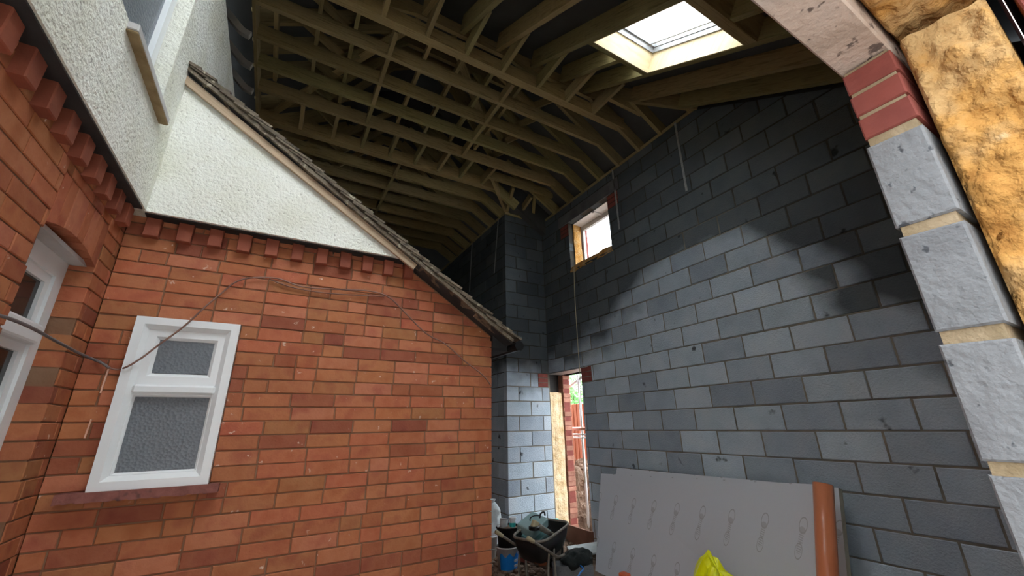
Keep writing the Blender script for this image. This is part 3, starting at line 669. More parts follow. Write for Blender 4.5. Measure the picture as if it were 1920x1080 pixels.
# hip-end jack rafters with their level ties
JR = [(-.12, -.07, 'far left hip rafter with level tie'), (.35, .40, 'hip rafter with level tie, second from the left'), (.80, .85, 'hip rafter with level tie, third from the left'),
      (1.24, 1.30, 'hip rafter with level tie, fourth from the left at the top of the view'), (1.69, 1.755, 'hip rafter and tie in the bay left of the rooflight'),
      (2.17, 2.245, 'doubled hip rafter forming the left side of the rooflight'), (2.61, 2.68, 'hip rafter trimmed above the rooflight, in line with its middle'),
      (2.995, 3.12, 'deep hip rafter forming the right side of the rooflight'), (3.48, None, 'hip rafter between the rooflight and the block wall'), (3.87, None, 'last hip rafter, tight against the raking top of the block wall')]
def zs(y): return ZP+SL*(y-2.27)
for xr, xt, lab in JR:
    g_ = thing('hip_rafter', lab, 'rafter', (xr, 2.4, zs(2.4)), 'hip-end rafters')
    ytop = min(3.12, 2.27+XC-xr+.02)
    wd = .055
    hit_ = [k_ for k_ in SKYS if k_[0]-.01 < xr < k_[1]+.01]
    if hit_:
        k_ = hit_[0]
        obj('rafter', beam((xr, k_[3]+.055, zs(k_[3]+.055)), (xr, ytop, zs(ytop)), wd, .19), wood_m, g_)
        obj('rafter', beam((xr, .30, zs(.30)), (xr, k_[2]-.10, zs(k_[2]-.10)), wd, .19), wood_m, g_)
    else: obj('rafter', beam((xr, .30, zs(.30)), (xr, ytop, zs(ytop)), wd if xr not in (2.17,) else .06, .19), wood_m, g_)
    if xt: obj('level_tie', beam((xt, 2.27+(ZT-ZP)/SL-.1, ZT), (xt, 3.115, ZT), .045, .16), wood_m, g_)
for y, x1 in ((2.317, XC), (2.777, XC)):
    xa = XC-(y-2.27); g_ = thing('jack_rafter', 'jack rafter on the block wall, %s' % ('nearest the hip corner' if y < 2.5 else 'second from the hip corner with a short tie'), 'rafter', (XC, y, ZP), 'jack rafters')
    obj('rafter', beam((XC+.05, y, ZP-.03), (xa-.02, y, ZP+SL*(y-2.27)+.01), TW, .19), wood_m, g_)
    if y > 2.5: obj('short_tie', beam((3.14, y+.05, ZT), (3.70, y+.05, ZT), TW, .12), wood_m, g_)
o = obj('hip_beam', beam((XC+.02, 2.25, ZP-.01), (XC-.86, 3.13, ZP+SL*.86), .05, .2), wood_m, org=(XC, 2.27, ZP)); tag(o, 'diagonal hip timber rising from the corner of the block wall', 'timber')
# valley timbers at the inside corner
g_ = thing('valley_frame', 'splayed timbers meeting at the block wall corner below a red-brown beam', 'timber', (XE, YF, ZP))
for a, b_ in (((XE+.0, YF-.02, ZP+.04), (2.62, 5.08, ZT+.02)), ((XE+.03, YF-.03, ZP+.04), (3.08, 5.14, ZT)), ((3.48, YF-.0, ZP+.04), (3.52, 5.24, ZT)), ((3.78, YF-.0, ZP+.04), (3.56, 5.2, ZT+.02))):
    obj('strut', beam(a, b_, .05, .11), wood_m, g_)
obj('beam', beam((2.55, 5.07, ZT), (3.85, 5.07, ZT), .047, .15), wood_m, g_)
obj('rafter', beam((XC+.05, 5.19, ZP-.03), (2.9, 5.19, ZP+SL*1.08), TW, .19), wood_m, g_)
# ledger by the old house and old rafter feet
o = obj('ledger', beam((-.715, 2.9, ZT), (-.715, 10.8, ZT), .03, .2), wood_m, org=(-.715, 5, ZT)); tag(o, 'dark ledger board that the truss ties hang on above the old house wall', 'timber')
for i, y in enumerate((2.95, 3.42, 3.88, 4.30, 4.70)):
    pts = smooth_pts([(-1.05, y, 3.98), (-.93, y, 3.86), (-.83, y, 3.76), (-.74, y, 3.73)], 4); bm = bmesh.new()
    for a, b_ in zip(pts, pts[1:]): beam(a, b_, .05, .07, bm)
    o = obj('rafter_foot', bm, foot_m, org=(-.9, y, 3.73)); tag(o, 'pale curved rafter foot in the dark eaves of the old house, %s from the front' % ords[i], 'rafter foot', 'old rafter feet')
# roof window
rw = thing('rooflight', 'open rooflight with grey frame and bright glass set between rafters', 'rooflight', (2.58, 1.64, zs(1.64)))
def sp_(x, y, up): return Vector((x, y, zs(y)))+Vector((0, -SL, 1)).normalized()*up
def sbox(x0, x1, y0, y1, u0, u1, bm=None):
    bm = bm or bmesh.new(); solid(bm, [sp_(x, y, u) for x in (x0, x1) for y in (y0, y1) for u in (u0, u1)], BOXF); return bm
def slid(bm, uvk=None):
    lay = bm.loops.layers.uv.new('UVMap')
    for f in bm.faces:
        for lp in f.loops: lp[lay].uv = (lp.vert.co.x+lp.vert.co.z*.3, lp.vert.co.y+lp.vert.co.z)
    return bm
def rooflight(k_, rw):
    x0, x1, y0, y1 = k_
    for nm, a in (('upper_trimmer', (x0, x1, y1, y1+.055, 0, .19)), ('lower_trimmer', (x0, x1, y0-.09, y0, 0, .19))): obj(nm, slid(sbox(*a)), wood_m, rw)
    for a in ((x0+.003, x0+.015, y0, y1, .004, .2), (x1-.010, x1+.002, y0, y1, .004, .2), (x0+.015, x1-.01, y1-.012, y1, .004, .2), (x0+.015, x1-.01, y0, y0+.012, .004, .2)):
        obj('lining', slid(sbox(*a)), pale_wood, rw)
    bm = bmesh.new(); e_ = .012
    for a in ((x0-.04, x0+.02+e_, y0-.02, y1+.02), (x1-.015-e_, x1+.045, y0-.02, y1+.02), (x0+.02+e_, x1-.015-e_, y1-.012-e_, y1+.04), (x0+.02+e_, x1-.015-e_, y0-.04, y0+.012+e_)): sbox(*a, .2, .25, bm)
    fr_ = obj('frame', bm, alum, rw)
    bm = bmesh.new(); a0, a1, b0, b1 = x0-.03, x1+.035, y0-.03, y1+.03
    for a in ((a0, a0+.07, b0, b1), (a1-.07, a1, b0, b1), (a0+.07, a1-.07, b1-.07, b1), (a0+.07, a1-.07, b0, b0+.07)): sbox(*a, .25, .30, bm)
    obj('sash', bm, alum, fr_)
    obj('glazing_bar', sbox(x1-.10, x1-.085, b0+.07, b1-.07, .25, .265), alum, fr_)
    obj('glass', sbox(a0+.05, a1-.05, b0+.05, b1-.05, .272, .278), clear, fr_)
rooflight(SKY, rw)
rooflight(FILL_SKY2, thing('rooflight', 'added fill rooflight overhead, out of view above the red brick gable', 'rooflight', (.8, 1.15, zs(1.15))))
rooflight(FILL_SKY3, thing('rooflight', 'added fill rooflight overhead, out of view beside the white roughcast wall', 'rooflight', (-.15, 1.15, zs(1.15))))
# galvanised restraint straps
for i, (p0, p1, n_, lab) in enumerate((((XC-.004, 2.545, 3.66), (XC-.004, 2.555, 2.65), 0, 'galvanised restraint strap on the long block wall, nearest the rooflight'),
    ((XC-.004, 3.69, 3.66), (XC-.004, 3.687, 2.65), 0, 'galvanised restraint strap just right of the small high window'),
    ((XE-.004, 5.86, 3.66), (XE-.004, 6.03, 2.63), 0, 'galvanised restraint strap on the set-back wall near its corner'),
    ((XE-.004, 7.03, 3.66), (XE-.004, 7.12, 2.6), 0, 'galvanised restraint strap on the set-back wall above the tiled verge'))):
    bm = bmesh.new(); a, b_ = Vector(p0), Vector(p1)
    solid(bm, [q+Vector((dx, dy, 0)) for q in (a, b_) for dx in (-.002, .003) for dy in (-.014, .014)], BOXF)
    o = obj('restraint_strap', bm, galv, org=p1); tag(o, lab, 'strap', 'restraint straps')

# ================================================================== OLD TILED ROOF
tr = thing('lean_to_roof', 'old lean-to roof with a lichened tiled verge over the red brick gable', 'roof', (.3, 2.6, 1.3))
YV = 2.56; nrm = Vector((.660, 0, 1)).normalized(); al = Vector((1, 0, -.660)).normalized()
def rp(s, y, h): return Vector((-.76, 0, 2.175))+al*s+Vector((0, y, 0))+nrm*h
LEN = 2.80
bm = bmesh.new(); solid(bm, [rp(s, y, h) for s in (0, LEN-.03) for y in (YV+.03, 8.9) for h in (-.075, -.045)], BOXF); obj('sarking', bm, soffit_m, tr)
cnt = 0
for k in range(28):
    s0 = k*.1
    for j in range(3 if k > 0 else 2):
        y0 = YV+random.uniform(-.008, .006)+(0 if j == 0 else j*.167-(.083 if k % 2 else 0)); wdt = .163
        if j == 0 and k % 2: wdt = .08
        bm = bmesh.new(); h0 = -.052; h1 = -.030+random.uniform(-.003, .004)
        if j and y0 < YV+.09: y0 = YV+.085
        # tail of each tile lifts over the next
        solid(bm, [rp(max(s0-.13, 0), y0, h0), rp(max(s0-.13, 0), y0, h0+.013), rp(max(s0-.13, 0), y0+wdt, h0), rp(max(s0-.13, 0), y0+wdt, h0+.013), rp(s0+.11, y0, h1+.010), rp(s0+.11, y0, h1+.026), rp(s0+.11, y0+wdt, h1+.010), rp(s0+.11, y0+wdt, h1+.026)], BOXF)
        obj('tile', bm, tile_m, tr)
for j in range(10):   # far field of tiles as courses
    pass
bm = bmesh.new()
for k in range(28):
    s0 = k*.1; solid(bm, [rp(max(s0-.1, 0), YV+.4, -.052), rp(max(s0-.1, 0), YV+.4, -.039), rp(max(s0-.1, 0), 8.9, -.052), rp(max(s0-.1, 0), 8.9, -.039), rp(s0+.11, YV+.4, -.02), rp(s0+.11, YV+.4, -.005), rp(s0+.11, 8.9, -.02), rp(s0+.11, 8.9, -.005)], BOXF)
o = obj('tile_courses', bm, tile_m, tr); o['kind'] = 'stuff'
bm = bmesh.new(); solid(bm, [rp(s, y, h) for s in (0.0, LEN-.04) for y in (YV+.012, YV+.10) for h in (-.074, -.050)], BOXF); bmesh.ops.subdivide_edges(bm, edges=[e for e in bm.edges if e.calc_length() > 1], cuts=60); lumpy(bm, .006, 14)
obj('verge_mortar', bm, tile_m, tr)
bm = bmesh.new(); lay = bm.loops.layers.uv.new('UVMap')
obj('bargeboard', beam(rp(.0, YV+.05, -.145), rp(1.86, YV+.05, -.120), .020, .05, up=Vector((0, 0, 1))), board_wood, tr)
obj('gutter', tube([rp(LEN+.02, YV+.02, -.065), rp(LEN+.02, 8.8, -.065)], .034, 10), dark_m, tr)
obj('gutter_stop_end', tube([rp(LEN+.02, YV+.0, -.065), rp(LEN+.02, YV+.03, -.065)], .038, 10), dark_m, tr)
bm = bmesh.new(); box(bm, 1.405, 1.54, YB-.02, 8.8, .545, .565); obj('soffit', bm, soffit_m, tr)
obj('fascia', B(1.52, 1.54, YB-.02, 8.8, .565, .68), soffit_m, tr)
bm = bmesh.new(); prism(bm, [(1.402, .565), (1.52, .565), (1.52, .62), (1.402, .70)], (Vector((0, YB-.02, 0)), X, -Y), 0, -.02); obj('soffit_end', bm, soffit_m, tr)
# ================================================================== THINGS ON THE WALLS
ROOTV = Matrix(((ROWS[0][0], ROWS[1][0], ROWS[2][0]), (ROWS[0][1], ROWS[1][1], ROWS[2][1]), (ROWS[0][2], ROWS[1][2], ROWS[2][2])))
def at(x, y, ax, val):
    """world point of a photograph pixel on an axis-aligned plane (used to read positions off the photo)"""
    d = ROOTV @ Vector(((x-960)/F_PX, (y-540)/F_PX, 1)); return d*(val/d[ax])
pts = [at(x, y, 1, YB-.02) for x, y in ((205, 690), (218, 693), (226, 692))] + [at(x, y, 1, YB-.062) for x, y in ((235, 689), (247, 683), (258, 676), (270, 668), (300, 645), (345, 612), (385, 575))] + [at(x, y, 1, YB-.02) for x, y in ((415, 550), (440, 530), (470, 521), (520, 522), (560, 536), (600, 541), (650, 543), (695, 546), (730, 558), (765, 592), (800, 626), (835, 645), (870, 676), (905, 703), (920, 722))]
o = obj('wall_cable', tube(smooth_pts(pts, 5), .0045, 6), cable_m, smooth=True, org=pts[0]); tag(o, 'thin brown cable looping across the red brick gable wall', 'cable')
pts2 = [at(x, y, 1, YB-.015) for x, y in ((505, 523), (545, 538), (600, 548), (660, 553), (720, 556))]
tube(smooth_pts(pts2, 5), .003, 6)
o = obj('wall_cable', tube(smooth_pts(pts2, 5), .0035, 6), cable_m, smooth=True, org=pts2[0]); tag(o, 'loose second strand of cable hanging beside the main loop under the dentils', 'cable')
pts = [at(x, y, 0, -.80) for x, y in ((-60, 580), (0, 592), (25, 600), (60, 615), (95, 634), (125, 650), (148, 662))] + [at(x, y, 1, YB-.016) for x, y in ((175, 674), (190, 680), (205, 690))]
o = obj('wall_cable', tube(smooth_pts(pts, 5), .006, 6), gcable_m, smooth=True, org=pts[2]); tag(o, 'grey cable crossing the arched window frame into the corner of the brick walls', 'cable')
for (a, b_), lab in ((((205, 692), (190, 737)), 'upper bright copper strip on brick left of the white window'), (((173, 786), (160, 822)), 'lower bright copper strip on brick left of the white window')):
    p0, p1 = at(*a, 1, YB-.006), at(*b_, 1, YB-.006)
    o = obj('copper_strip', beam(p0, p1, .006, .006), copper, org=p1); tag(o, lab, 'strip', 'copper strips')
pts = [at(x, y, 0, XC-.03) for x, y in ((1076, 500), (1078, 560), (1083, 640), (1087, 700), (1091, 800), (1097, 905))]
o = obj('hanging_string', tube(smooth_pts(pts, 5), .005, 6), grip_m, smooth=True, org=pts[-1]); tag(o, 'pale string hanging from the high window down past the doorway', 'string')

# ================================================================== LEANING BOARDS, PIPE, BAG
def board(name, tl, tr_, bl, br, th, label):
    tl, tr_, bl, br = map(Vector, (tl, tr_, bl, br)); n = (tr_-tl).cross(bl-tl).normalized()
    if n.x < 0: n = -n
    g_ = thing(name, label, 'insulation board', (bl+br)/2, 'foil insulation boards')
    bm = bmesh.new(); v = solid(bm, [tl, tr_, br, bl, tl+n*th, tr_+n*th, br+n*th, bl+n*th], [(4, 7, 6, 5), (0, 4, 5, 1), (1, 5, 6, 2), (2, 6, 7, 3), (3, 7, 4, 0), (0, 1, 2, 3)]); obj('foam_core', bm, foam_edge, g_)
    bm = bmesh.new(); lay = bm.loops.layers.uv.new('UVMap')
    m_ = n*-.0015
    ring = [tl+m_, tr_+m_, br+m_, bl+m_]; v = [bm.verts.new(q) for q in ring]; f = bm.faces.new(v)
    Lu = (tr_-tl).length; Lv = (tl-bl).length
    for lp, q in zip(f.loops, ((0, 0), (Lu, 0), (Lu, -Lv), (0, -Lv))): lp[lay].uv = q
    v2 = [bm.verts.new(q-m_*.6) for q in ring]
    for i in range(4): bm.faces.new([v[i], v[(i+1) % 4], v2[(i+1) % 4], v2[i]])
    bm.faces.new(v2)
    me = bpy.data.meshes.new('foil_facing'); 
    bmesh.ops.translate(bm, verts=bm.verts, vec=-g_.location); bm.to_mesh(me); bm.free(); me.materials.append(foil); o = bpy.data.objects.new('foil_facing', me); C.objects.link(o); o.parent = g_
    return g_
a, b_ = at(1127, 888, 0, 3.72), at(1527, 908, 0, 3.72)
dn = at(1124, 1060, 0, 3.44); dd = Vector((3.40, dn.y+.03, FL)); 
board('insulation_board', a, b_, dd, (3.40, b_.y-.02, FL), .05, 'front foil-faced insulation board with printed marks leaning on block wall')
a2, b2 = at(1157, 877, 0, 3.80), at(1572, 915, 0, 3.80)
board('insulation_board', a2, b2, (3.475, a2.y+.1, FL), (3.475, b2.y+.02, FL), .055, 'rear insulation board showing its cream foam edge beyond the orange pipe')
pt, pb = at(1543, 908, 0, 3.57), at(1552, 1080, 0, 3.40)
d = (pb-pt).normalized(); pe = pt+d*((FL-pt.z)/d.z)
pipe = thing('drain_pipe', 'orange plastic drain pipe leaning upright against the insulation boards', 'pipe', pe)
ax = (pt-pe).normalized(); rad = .062; bm = bmesh.new(); seg = 28
s1 = ax.cross(Y).normalized(); s2 = ax.cross(s1); rings = []
for r_, q in ((rad, pe), (rad, pt), (rad-.004, pt), (rad-.004, pe)): rings.append([bm.verts.new(q+(s1*math.cos(2*math.pi*k/seg)+s2*math.sin(2*math.pi*k/seg))*r_) for k in range(seg)])
for a_, c_ in zip(rings, rings[1:]+rings[:1]):
    for k in range(seg): bm.faces.new([a_[k], a_[(k+1) % seg], c_[(k+1) % seg], c_[k]])
obj('barrel', bm, orange_pipe, pipe, smooth=True)
obj('end_cap', tube([pt-ax*.004, pt+ax*.002], rad-.003, 28), orange_pipe, pipe)
# yellow bag
q = at(1345, 1060, 0, 3.0); yb = thing('yellow_sack', 'crumpled bright yellow plastic sack standing in front of the foil boards', 'sack', (q.x, q.y, FL))
bm = bmesh.new(); NS = 40; prof = [(.0, .12), (.10, .17), (.3, .19), (.5, .18), (.62, .16), (.70, .13), (.76, .10), (.80, .06)]
prev = None; ztop = q.z+.0; hh = ztop-FL
for z_, r_ in prof:
    ring = []
    for k in range(NS):
        a_ = 2*math.pi*k/NS; fold = 1+.09*math.sin(a_*5+z_*6)*(.3+z_)+.05*math.sin(a_*11-z_*9)
        zz_ = FL+hh*z_/.8+(.075*math.sin(a_)+.012*math.sin(a_*6))*(z_/.8)**3
        ring.append(bm.verts.new((q.x+r_*fold*math.cos(a_)*.8, q.y+r_*fold*math.sin(a_)*1.15, zz_)))
    if prev:
        for k in range(NS): bm.faces.new([prev[k], prev[(k+1) % NS], ring[(k+1) % NS], ring[k]])
    else: bm.faces.new(ring)
    prev = ring
c0 = bm.verts.new((q.x, q.y, ztop-.03))
for k in range(NS): bm.faces.new([prev[k], prev[(k+1) % NS], c0])
obj('body', bm, yellow_m, yb)
q = at(1170, 1079, 0, 3.25)
o = obj('plastic_offcut', bevel(B(q.x-.03, q.x+.05, q.y-.05, q.y+.05, FL, q.z+.02), .01), red_pl, org=(q.x, q.y, FL)); tag(o, 'orange-red plastic offcut at the foot of the foil board', 'offcut')
# ================================================================== WHEELBARROW AND CLUTTER BY THE DOORWAY
RZ = -1.10
wbw = thing('wheelbarrow', 'muddy black wheelbarrow with cream grips loaded with tools near the doorway', 'wheelbarrow', (2.8, 4.2, FL))
A_1, B_1, C_1, D_1 = Vector((2.36, 4.16, RZ)), Vector((2.52, 3.78, RZ)), Vector((3.20, 4.20, RZ+.03)), Vector((3.02, 4.62, RZ+.03))
cc = (A_1+B_1+C_1+D_1)/4
def rnd_loop(s, dz, r_=.25, n=6):
    pts = [cc+(q-cc)*s+Vector((0, 0, dz)) for q in (A_1, B_1, C_1, D_1)]; out = []
    for i in range(4):
        p0, p1, p2 = pts[i-1], pts[i], pts[(i+1) % 4]; a, b_ = p1.lerp(p0, r_), p1.lerp(p2, r_)
        for k in range(n): s_ = k/(n-1); out.append((a*(1-s_)**2+p1*2*s_*(1-s_)+b_*s_*s_))
    return out
bm = bmesh.new(); prev = None; loops = [rnd_loop(1, 0), rnd_loop(.93, -.10), rnd_loop(.78, -.20), rnd_loop(.62, -.235), rnd_loop(.60, -.225), rnd_loop(.76, -.19), rnd_loop(.91, -.09), rnd_loop(.985, 0)]
for lp in loops:
    ring = [bm.verts.new(q) for q in lp]
    if prev:
        for k in range(len(ring)): bm.faces.new([prev[k], prev[(k+1) % len(ring)], ring[(k+1) % len(ring)], ring[k]])
    else: first = ring
    prev = ring
    if lp is loops[3] or lp is loops[4]: bm.faces.new(ring)
for k in range(len(first)): bm.faces.new([prev[k], prev[(k+1) % len(first)], first[(k+1) % len(first)], first[k]])
obj('tray', bm, dark_m, wbw, smooth=True)
lp = rnd_loop(1.0, .003); obj('rim', tube(lp+[lp[0]], .013, 8), steel_rim, wbw, smooth=True)
bm = bmesh.new(); ring = [bm.verts.new(q) for q in rnd_loop(.80, -.13)]; cv = bm.verts.new(cc+Vector((0, 0, -.07)))
for k in range(len(ring)): bm.faces.new([ring[k], ring[(k+1) % len(ring)], cv])
bmesh.ops.subdivide_edges(bm, edges=list(bm.edges), cuts=3, use_grid_fill=True); lumpy(bm, .02, 14)
obj('rubble_load', bm, dirt_m, wbw)
g1 = at(930, 997, 2, -1.04); g2 = at(990, 1009, 2, -1.02)
for g_, q in ((g1, A_1), (g2, B_1)):
    dr = (C_1-B_1).normalized(); side = q+dr*.12+Vector((0, 0, -.10)); end = q+dr*.62+Vector((0, 0, -.30)); end = end.lerp(cc+Vector((0, 0, -.3)), .35)
    inn = g_+(side-g_).normalized()*.09
    h_ = obj('handle', tube(smooth_pts([inn, side, q+dr*.34+Vector((0, 0, -.21)), end+dr*.15], 5), .014, 8), steel_rim, wbw, smooth=True)
    o = obj('grip', tube([g_-(inn-g_)*.1, g_, inn, inn+(inn-g_)*.1], [.012, .021, .019, .014], 10), grip_m, h_, smooth=True)
    k0 = q+dr*.15+Vector((0, 0, -.15)); k0 = k0.lerp(cc, .12); 
    obj('leg', tube(smooth_pts([k0, k0+dr*.0+Vector((-.02, 0, -.20)), Vector((k0.x-.0, k0.y, FL+.014)), Vector((k0.x+.09, k0.y+.03, FL+.014)), k0+dr*.13+Vector((0, 0, -.14)), k0+dr*.13+Vector((0, 0, .0))], 5), .012, 8), steel_rim, wbw, smooth=True)
whc = (C_1+D_1)/2+Vector((-.02, .0, 0)); whc.z = FL+.17; axd = (D_1-C_1).normalized()
bm = bmesh.new(); fw_ = Vector((0, 0, 1)).cross(axd).normalized()
pts = [whc+(fw_*math.cos(a_)+Z*math.sin(a_))*.135 for a_ in [2*math.pi*k/24 for k in range(25)]]
ty_ = obj('wheel', tube([whc-axd*.04, whc+axd*.04], .09, 14), steel_rim, wbw)
obj('tyre', tube(pts, .036, 8), dark_m, ty_, smooth=True)
# tools lying in the tray
q = at(1001, 991, 1, 4.28)
cs = thing('tool_case', 'pale teal plastic tool case tilted in the wheelbarrow', 'tool case', q)
def rbox(cx, s, rot, bev=.015):
    bm = bmesh.new(); box(bm, -s[0]/2, s[0]/2, -s[1]/2, s[1]/2, -s[2]/2, s[2]/2)
    if bev: bevel(bm, bev, 2)
    bmesh.ops.transform(bm, matrix=Matrix.Translation(cx) @ Matrix.Rotation(rot[2], 4, 'Z') @ Matrix.Rotation(rot[1], 4, 'Y') @ Matrix.Rotation(rot[0], 4, 'X'), verts=bm.verts); return bm
lid_ = obj('lid', rbox(q+Vector((.0, .02, .03)), (.29, .23, .10), (.25, -.30, .3)), mat('pale_teal_lid', [(.30, .46, .47), (.40, .56, .57)], rough=.4, bump=0), cs)
obj('body', rbox(q+Vector((.01, -.03, -.07)), (.28, .22, .09), (.25, -.30, .3)), teal_case, cs)
obj('handle', tube(smooth_pts([q+Vector((.08, .0, .09)), q+Vector((.11, .02, .13)), q+Vector((.17, .04, .14)), q+Vector((.19, .05, .10))], 4), .010, 6), dark_m, lid_, smooth=True)
a, b_ = at(1003, 983, 1, 4.10), at(1036, 1003, 1, 4.10)
gr = thing('angle_grinder', 'dusty angle grinder with black guard lying across the wheelbarrow load', 'grinder', b_)
d = (b_-a).normalized()
obj('motor_body', tube([a+d*.02, a+d*.05, a+d*.17, b_], [.030, .033, .026, .022], 12), steel_rim, gr, smooth=True)
obj('gear_head', rbox(a, (.07, .06, .07), (0, .5, 0), .012), grip_m, gr)
obj('guard', lathe([(.055, a.z-.05), (.06, a.z-.045), (.06, a.z-.02), (.05, a.z-.015)], a.x-.01, a.y, 18), dark_m, gr)
obj('tail_grip', tube([b_-d*.01, b_+d*.05], [.024, .018], 10), grip_m, gr, smooth=True)
pts = [at(x, y, 1, 4.3) for x, y in ((995, 982), (994, 972), (1002, 967), (1014, 968), (1024, 975), (1030, 985), (1036, 997), (1044, 1003))]
o = obj('tool_lead', tube(smooth_pts(pts, 5), .006, 6), dark_m, smooth=True, org=pts[-1]); tag(o, 'black tool lead curling over the teal case in the barrow', 'cable')
# bucket stack left of the barrow
bx = at(952, 1067, 2, FL+.005)
bk = thing('paint_bucket', 'white bucket with bright blue printed label standing under the black tub', 'bucket', (bx.x, bx.y, FL))
HB = .24
obj('body', lathe([(.105, FL), (.128, FL+HB), (.134, FL+HB), (.134, FL+HB-.02), (.122, FL+HB-.005), (.1, FL+.01)], bx.x, bx.y, 28), white_pl, bk, smooth=True)
bm = bmesh.new(); prev = None
for k in range(17):
    a_ = math.radians(-165)+math.radians(150)*k/16; ring = [bm.verts.new((bx.x+r_*math.cos(a_), bx.y+r_*math.sin(a_), z_)) for r_, z_ in ((.1085, FL+.02), (.123+.001, FL+.165+.02*math.sin(k*1.3)))]
    if prev: bm.faces.new([prev[0], ring[0], ring[1], prev[1]])
    prev = ring
o = obj('printed_label', bm, blue_m, bk); md = o.modifiers.new('t', 'SOLIDIFY'); md.thickness = .002
for dx, z_, w_ in ((.35, .10, .05), (.35, .05, .05)):
    a_ = math.radians(-70); cxx = bx+Vector((.122*math.cos(a_), .122*math.sin(a_), 0)); obj('label_patch', rbox(Vector((cxx.x, cxx.y, FL+z_+.01)), (.055, .006, .022), (0, 0, a_+math.pi/2), 0), white_pl, bk)
tb = thing('black_tub', 'tall black builders tub full of mixed tools standing in the bucket', 'tub', (bx.x+.03, bx.y+.03, FL+HB))
TZ = FL+HB
obj('body', lathe([(.115, TZ-.03), (.140, TZ+.19), (.147, TZ+.19), (.147, TZ+.175), (.133, TZ+.175), (.12, TZ+.10)], bx.x+.03, bx.y+.03, 28), dark_m, tb, smooth=True)
obj('mortar_crust', lathe([(.132, TZ+.14), (.12, TZ+.17), (.06, TZ+.185), (.01, TZ+.19)], bx.x+.03, bx.y+.03, 16), dirt_m, tb)
q = at(961, 990, 1, bx.y-.02); q.z = TZ+.18
so = thing('sealant_tub', 'small white tub with turquoise label on top of the black tub', 'tub', (q.x, q.y, q.z))
obj('body', lathe([(.033, q.z), (.036, q.z+.085), (.034, q.z+.088)], q.x, q.y, 20), white_pl, so, smooth=True)
obj('lid', lathe([(.043, q.z+.084), (.043, q.z+.102), (.03, q.z+.106)], q.x, q.y, 20), white_pl, so)
obj('label', lathe([(.0345, q.z+.006), (.0365, q.z+.048), (.03, q.z+.05)], q.x, q.y, 20), cyan_m, so)
q2 = at(944, 990, 1, bx.y+.05); q2.z = TZ+.20
tn = thing('paint_tin', 'dusty cream tin beside the small white tub', 'tin', q2)
obj('body', tube([q2+Vector((0, 0, -.03)), q2+Vector((.01, 0, .06))], .045, 18), sack_m, tn, smooth=True); obj('rim', tube([q2+Vector((.01, 0, .058)), q2+Vector((.011, 0, .066))], .048, 18), galv, tn)
q = at(928, 1060, 2, FL+.002)
wbk = thing('white_bucket', 'plain white bucket half hidden behind the red brick corner', 'bucket', (q.x+.02, q.y+.25, FL))
obj('body', lathe([(.11, FL), (.135, FL+.27), (.142, FL+.27), (.142, FL+.25), (.13, FL+.255), (.1, FL+.02)], q.x+.02, q.y+.25, 24), white_pl, wbk, smooth=True)
obj('handle', tube(smooth_pts([(q.x+.16, q.y+.25, FL+.25), (q.x+.14, q.y+.1, FL+.17), (q.x+.02, q.y+.08, FL+.14), (q.x-.1, q.y+.14, FL+.2)], 4), .004, 6), galv, wbk)
q = at(922, 985, 1, 5.35)
sk = thing('woven_sack', 'pale blue-white woven sack slumped at the edge of the brick corner', 'sack', (q.x, q.y, FL))
bm = bmesh.new(); bmesh.ops.create_icosphere(bm, subdivisions=4, radius=1)
for v in bm.verts: v.co = Vector((q.x+v.co.x*.13, q.y+v.co.y*.12, (FL+q.z+.28)/2+v.co.z*(q.z+.28-FL)/2))
lumpy(bm, .03, 6); 
for v in bm.verts: v.co.z = max(v.co.z, FL)
obj('body', bm, sack_m, sk, smooth=True)
obj('tied_neck', lathe([(.04, q.z+.22), (.03, q.z+.27), (.055, q.z+.31), (.02, q.z+.3)], q.x, q.y, 12), sack_m, sk)
q = at(1035, 984, 1, 5.25)
cy_ = thing('turquoise_canister', 'turquoise plastic canister on its side behind the wheelbarrow', 'canister', (q.x, q.y, FL))
obj('body', tube([q+Vector((-.12, 0, 0)), q+Vector((.1, 0, 0))], .07, 20), cyan_m, cy_, smooth=True)
obj('cap', tube([q+Vector((.1, 0, 0)), q+Vector((.13, 0, 0))], .035, 14), white_pl, cy_)
def heap(name, cx, cy, rx, ry, h, z0, seed, mat_, nx=36, amp=.08):
    bm = bmesh.new(); bmesh.ops.create_grid(bm, x_segments=nx, y_segments=nx, size=1)
    for v in bm.verts:
        r_ = math.hypot(v.co.x, v.co.y); x, y = v.co.x*rx, v.co.y*ry
        f = max(0, 1-r_)**.8; nn = noise.fractal(Vector((x*5+seed, y*5, seed)), .7, 2, 5)
        v.co = Vector((cx+x, cy+y, z0-.03+h*f*(1+.25*nn)+amp*nn*(f > 0)))
    return obj(name, bm, mat_, org=(cx, cy, z0))
o = heap('rubble_pile', 3.42, 5.25, .5, .33, .30, FL, 3, dirt_m, amp=.03); tag(o, 'low pile of rubble and soil heaped under the canister by the return wall', 'rubble')
for i, (px, py, yy, s, m_, lab) in enumerate(((992, 1044, 4.75, (.22, .10, .075), new_brick, 'red brick lying under the wheelbarrow tray'), (1012, 1050, 4.6, (.2, .1, .07), brick_m, 'second red brick lying beside it under the wheelbarrow'), (1046, 990, 4.9, (.20, .1, .07), brick_m, 'broken red brick on the rubble behind the wheelbarrow nose'),
                                     (1012, 1030, 5.0, (.21, .11, .07), new_brick, 'red brick tilted behind the wheelbarrow legs'))):
    q = at(px, py, 1, yy); 
    if q.z > FL+.05 and i not in (2,): q = at(px, py, 2, FL+.04)
    o = obj('loose_brick', rbox(q, s, (.0 if i != 2 else .3, 0, .4+i), .005), m_, org=q); tag(o, lab, 'brick', 'loose bricks')
